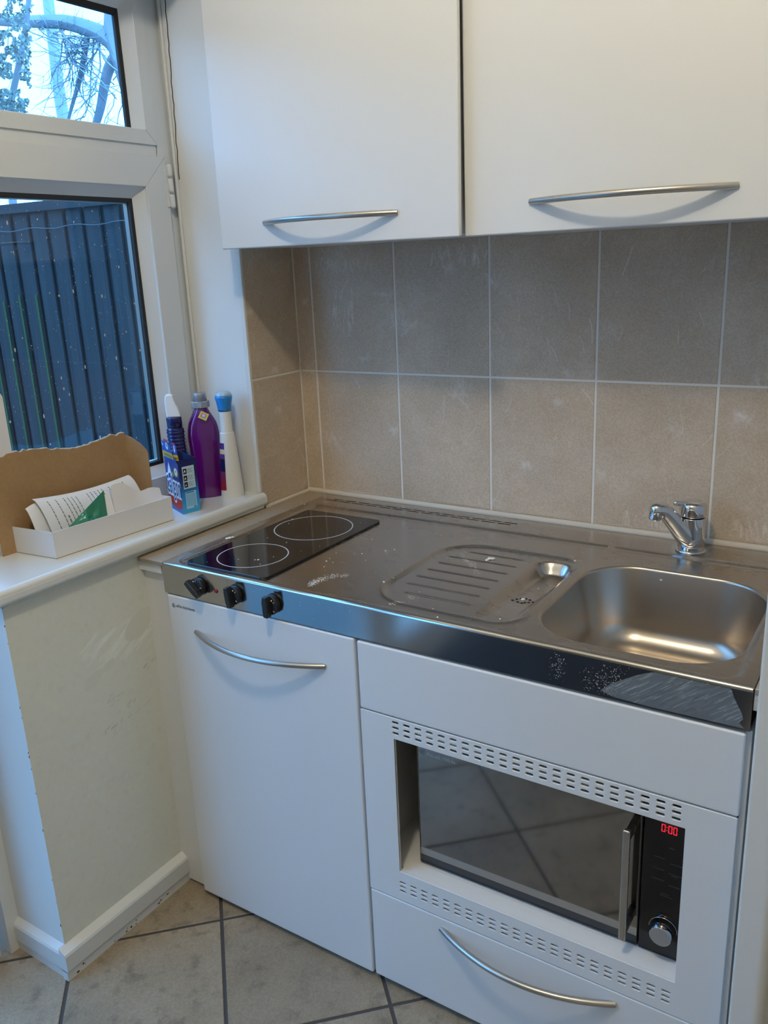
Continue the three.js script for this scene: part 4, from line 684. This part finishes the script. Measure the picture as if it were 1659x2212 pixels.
// ------------------------------------------------------------------ plaster crumbs and dust on the worktop
{
  const r = rng(21), gs = [], yAt = (x, z) => x > 0.1125 && x < 0.3345 && z > 0.15 && z < 0.577 ? TOP - 0.001 : TOP + relief(x, z);
  const one = (x, z, s) => { const y = yAt(x, z); gs.push(new THREE.IcosahedronGeometry(s, 0).scale(1 + r() * 0.6, 0.55, 1 + r() * 0.6).rotateY(r() * 6).translate(x, y + s * 0.4, z)); };
  const px = (u, v, s) => { const p = at(u, v, 'y', TOP - 0.003); one(p.x, p.z, s); };
  for (const [u, v, s] of [[497, 1166, 0.0042], [491, 1167, 0.0036], [503, 1164, 0.003], [551, 1212, 0.0016], [558, 1212, 0.0022], [515, 1211, 0.0012], [591, 1205, 0.001], [562, 1221, 0.001], [632, 1124, 0.0016], [624, 1133, 0.001], [619, 1174, 0.0014], [578, 1164, 0.001], [1052, 1205, 0.0035], [1058, 1202, 0.0045], [1064, 1202, 0.004], [804, 1163, 0.0016], [833, 1188, 0.0018], [852, 1185, 0.0014], [782, 1194, 0.0014], [766, 1195, 0.001], [705, 1210, 0.0014], [712, 1204, 0.001], [719, 1213, 0.001], [726, 1192, 0.001], [700, 1222, 0.001], [829, 1256, 0.0022], [945, 1331, 0.0016], [1242, 1211, 0.0022], [1130, 1275, 0.0035], [1428, 1251, 0.0022], [906, 1272, 0.0009], [935, 1309, 0.0011], [857, 1080, 0.001], [870, 1131, 0.0011], [790, 1208, 0.001], [850, 1247, 0.001], [1163, 1244, 0.0011], [1080, 1326, 0.0013], [658, 1092, 0.0014], [650, 1088, 0.0012]]) px(u, v, s);
  for (let k = 0; k < 150; k++) px(420 + r() * 1000, 1110 + r() * 240, 0.0003 + 0.0005 * r() * r());
  // powder wiped into an arc, and a smear on the drainer
  const dust = (pts, n, w2, s) => { const c = new THREE.CatmullRomCurve3(pts.map((p) => V(p[0], p[1], 0))); for (let k = 0; k < n; k++) { const p = c.getPoint(Math.pow(r(), 0.8)); px(p.x + (r() + r() - 1) * w2 * 1.6, p.y + (r() + r() - 1) * w2, s * (0.4 + r())); } };
  dust([[750, 1242], [725, 1241], [700, 1247], [680, 1255], [668, 1262]], 420, 6, 0.0005);
  dust([[1004, 1178], [1002, 1196], [1012, 1208], [1025, 1218], [1036, 1234]], 320, 7, 0.0004);
  dust([[838, 1302], [855, 1300], [872, 1295]], 90, 4, 0.0004);
  dust([[885, 1282], [890, 1286], [893, 1281]], 70, 8, 0.00035);
  // specks on the apron
  for (let k = 0; k < 330; k++) { const c = k < 90, u = c ? 1205 + (r() + r() - 1) * 22 : 1310 + (r() + r() - 1) * 62, v = c ? 1440 + (r() + r() - 1) * 36 : 1475 + (r() + r() - 1) * 40, p = at(u, v, 'z', ZF); if (p.y > TOP - 0.006 || p.y < TOP - 0.064) continue; gs.push(new THREE.IcosahedronGeometry(0.0003 + 0.0005 * r() * r(), 0).scale(1.6, 0.7, 0.3).rotateZ(r() * 3).translate(p.x, p.y, ZF)); }
  const o = shade(new THREE.Mesh(merge(gs), M.crumb)); o.name = 'plaster_crumbs'; o.userData = { label: 'white plaster crumbs and dust scattered on the steel worktop', category: 'debris', kind: 'stuff' }; scene.add(o);
}

// ------------------------------------------------------------------ ceiling lamp above the camera's view
{
  const l = thing('ceiling_lamp', 'warm round globe lamp hanging from the ceiling', 'lamp', [LAMP[0], LAMP[1], LAMP[2]]); l.userData.turned = true;
  sub('ceiling_rose', lathe([[0, 0], [0.045, 0], [0.04, -0.018], [0.01, -0.024], [0, -0.024]], 32), M.white, l, [0, CEIL - LAMP[1], 0]);
  sub('flex', cyl(0.003, 0.003, CEIL - LAMP[1] - 0.11, [0, (CEIL - LAMP[1] + 0.07) / 2, 0], 10), M.white, l);
  sub('lamp_holder', lathe([[0, 0], [0.019, 0], [0.017, 0.034], [0.006, 0.042], [0, 0.042]], 28), M.white, l, [0, 0.056, 0]);
  sub('bulb', new THREE.SphereGeometry(0.06, 28, 18), std({ color: 0xffffff, emissive: LAMP_COLOR, emissiveIntensity: 12, roughness: 0.4 }), l);
  const p = new THREE.PointLight(LAMP_COLOR, LAMP_POWER, 0, 2); p.name = 'bulb_light'; p.castShadow = true; p.shadow.radius = 3; p.shadow.mapSize.set(1024, 1024); l.add(p);
}

// ------------------------------------------------------------------ garden outside
{
  const gd = structure('ground', box(-30, -0.3, -0.35, -0.25, -25, 12), std({ color: lin(0.16, 0.155, 0.15), roughness: 0.95 }), 'grey paved yard outside the window', 'ground');
  structure('added_wall_opposite', box(-6.4, -6.2, -0.3, 3.5, -1.2, 12), std({ color: lin(0.16, 0.11, 0.085), roughness: 0.95 }), 'unseen wall added across the yard to block low sky', 'wall');  // added out of view to cut low sky light on the left cabinet door
  const f = thing('board_fence', 'dark weathered fence of upright boards outside the window', 'fence', [-3.1, -0.25, -1.4]);
  const A = V(-0.9, 0, -1.655), B = V(-6.2, 0, -1.06), L = B.clone().sub(A), len = L.length(), ux = L.clone().normalize(), ang = Math.atan2(-ux.z, ux.x);
  const woods = [0, 1, 2, 3].map((k) => { const t = woodTex.clone(); t.needsUpdate = true; t.offset.set(k * 0.23, k * 0.31); t.wrapS = t.wrapT = THREE.RepeatWrapping; return std({ map: t, roughness: 0.9, color: lin(0.9 + 0.05 * k, 0.95, 1.0) }); });
  const moss = std({ color: lin(0.045, 0.075, 0.02), roughness: 0.95 }), mossG = new THREE.BoxGeometry(0.012, 1.5, 0.004);
  const bw = 0.1, bg = new THREE.BoxGeometry(bw, 1, 0.016), r = rng(41), N = Math.floor(len / 0.0685);
  f.userData.turned = true;
  for (let k = 0; k < N; k++) {
    const p = A.clone().addScaledVector(ux, (k + 0.5) * 0.0685), h = 2.045 + (r() - 0.5) * 0.012;
    const m = woods[k % 4];
    const o = sub(k ? 'fence_board_' + String(k).padStart(3, '0') : 'fence_board', bg, m, f, [p.x + 3.1, h / 2, p.z + 1.4 + (k % 2) * 0.026], [0, ang + 0.03, (r() - 0.5) * 0.006]); o.scale.y = h;
    if ([31, 33, 35, 37].includes(k)) sub('moss_streak', mossG, moss, f, [p.x + 3.1 + 0.044, 0.78 + 0.1 * r(), p.z + 1.4 + (k % 2) * 0.026 + 0.011], [0, ang + 0.03, 0]);
  }
  for (const [y, d] of [[1.99, 0.05], [0.4, -0.05]]) { const c = A.clone().lerp(B, 0.5); sub(y > 1 ? 'fence_rail' : 'fence_rail_001', new THREE.BoxGeometry(len, 0.05, 0.03), woods[2], f, [c.x + 3.1, y + 0.07, c.z + 1.4 + (y > 1 ? 0.045 : -0.05)], [0, ang, 0]); }
  const wire = []; for (let k = 0; k <= 60; k++) { const p = A.clone().lerp(B, k / 60); wire.push(V(p.x + 3.1, 1.945 + 0.006 * Math.sin(k * 1.7), p.z + 1.4 + 0.052)); }
  sub('fence_wire', tube(wire, 0.003, 160, 5), std({ color: lin(0.08, 0.085, 0.09), roughness: 0.7 }), f);

  // bare tree whose limbs show in the fanlight: branch paths traced on an upright plane at the tree's distance
  const bark = std({ color: lin(0.27, 0.28, 0.30), roughness: 0.95 }), bark2 = std({ color: lin(0.38, 0.40, 0.42), roughness: 0.95 });
  const onPlane = (pts, z) => pts.map(([u, v, dz = 0]) => at(u, v, 'z', z + dz));
  function limb(pts, r0, r1, seg = 30, rad = 7) { const c = new THREE.CatmullRomCurve3(pts), g = new THREE.TubeGeometry(c, seg, 1, rad, false), p = g.attributes.position; for (let i = 0; i <= seg; i++) { const q = c.getPointAt(i / seg), rr = r0 + (r1 - r0) * i / seg; for (let j = 0; j <= rad; j++) { const k = i * (rad + 1) + j; p.setXYZ(k, q.x + (p.getX(k) - q.x) * rr, q.y + (p.getY(k) - q.y) * rr, q.z + (p.getZ(k) - q.z) * rr); } } g.computeVertexNormals(); return g; }
  const tz = -4.2, foot = at(300, 280, 'z', tz); 
  const t = thing('bare_tree', 'bare winter tree with an arching bough beyond the fence', 'tree', [foot.x + 0.4, -0.25, tz]);
  part('trunk', limb([V(foot.x + 0.25, -0.25, tz), V(foot.x + 0.12, 1.5, tz), ...onPlane([[302, 240], [275, 150], [250, 60], [262, -60]], tz)], 0.17, 0.10), bark, t);
  part('bough', limb(onPlane([[262, 110], [232, 82], [190, 62], [140, 48], [80, 46], [30, 46], [-60, 42]], tz), 0.085, 0.035), bark, t);
  part('bough_001', limb(onPlane([[250, 122], [235, 150], [225, 190], [218, 230], [205, 275], [190, 310]], tz), 0.055, 0.03), bark, t);
  part('bough_002', limb(onPlane([[190, 64], [184, 110], [172, 170], [150, 250], [140, 300]], tz), 0.03, 0.012), bark, t);
  const tw = [], q = rng(61);
  const grow = (u, v, a, L, w, depth) => { const pts = [[u, v]]; let x = u, y = v, an = a; for (let k = 0; k < 4; k++) { an += (q() - 0.5) * 0.9; x += Math.cos(an) * L / 4; y += Math.sin(an) * L / 4; pts.push([x, y, (q() - 0.5) * 0.3]); } tw.push(limb(onPlane(pts, tz), w, w * 0.4, 8, 4)); if (depth > 0) for (let k = 0; k < 3; k++) { const e = pts[1 + Math.floor(q() * 4)]; grow(e[0], e[1], an + (q() - 0.5) * 2.2, L * 0.62, w * 0.6, depth - 1); } };
  for (let k = 0; k < 13; k++) grow(120 + q() * 150, 55 + q() * 40, Math.PI / 2 + (q() - 0.5) * 1.2, 90 + q() * 110, 0.010, 2);
  for (let k = 0; k < 12; k++) grow(150 + q() * 130, 150 + q() * 140, -Math.PI / 2 + (q() - 0.5) * 1.6, 60 + q() * 90, 0.007, 2);
  for (let k = 0; k < 8; k++) grow(q() * 110, 30 + q() * 30, Math.PI / 2 + (q() - 0.5) * 2, 60 + q() * 70, 0.007, 2);
  const tws = part('twigs', merge(tw), bark2, t); tws.userData.kind = 'stuff';
  const t2z = -5.4, f2 = at(141, 280, 'z', t2z);
  const pole = thing('straight_tree', 'slim straight pale trunk standing behind the arching bough', 'tree', [f2.x, -0.25, t2z]);
  part('trunk', limb([V(f2.x + 0.05, -0.25, t2z), ...onPlane([[141, 280], [128, 200], [115, 90], [104, 0], [96, -80]], t2z)], 0.10, 0.06), bark2, pole);
  // evergreen climber at the left
  const e0z = -3.4, e0 = at(10, 280, 'z', e0z), ev = thing('ivy_bush', 'leafy evergreen bush rising above the fence', 'bush', [e0.x, -0.25, e0z]);
  part('stem', limb([V(e0.x - 0.2, -0.25, e0z), V(e0.x - 0.1, 1.6, e0z), ...onPlane([[18, 270], [30, 190], [45, 120], [58, 40], [66, -40]], e0z)], 0.06, 0.02), bark, ev);
  const lg = [], leaf = new THREE.CircleGeometry(0.02, 5).scale(0.6, 1, 1);
  for (let k = 0; k < 6500; k++) {
    const v = -60 + 360 * Math.pow(q(), 0.62), wid = v > 200 ? 62 : v > 90 ? 66 : 70, u = -90 + (90 + wid) * Math.pow(q(), v > 200 ? 1.25 : 1.0) - (q() < 0.5 ? 12 * q() : 0), p = at(u, v, 'z', e0z + (q() - 0.5) * 0.8);
    if (vnoise(nzLeaf(), 64, u * 0.055 + 3, v * 0.055 + 7) < 0.47 && v < 215) continue;
    lg.push(leaf.clone().rotateX(q() * 3).rotateY(q() * 6).rotateZ(q() * 6).scale(0.7 + q() * 0.6, 0.7 + q() * 0.6, 1).translate(p.x, p.y, p.z));
  }
  const lv = part('foliage', merge(lg), std({ color: lin(0.16, 0.20, 0.17), roughness: 0.5, side: THREE.DoubleSide }), ev); lv.userData.kind = 'stuff';
}
function nzLeaf() { return nzLeaf.g ??= noiseGrid(64, 123); }

renderer.render(scene, camera);
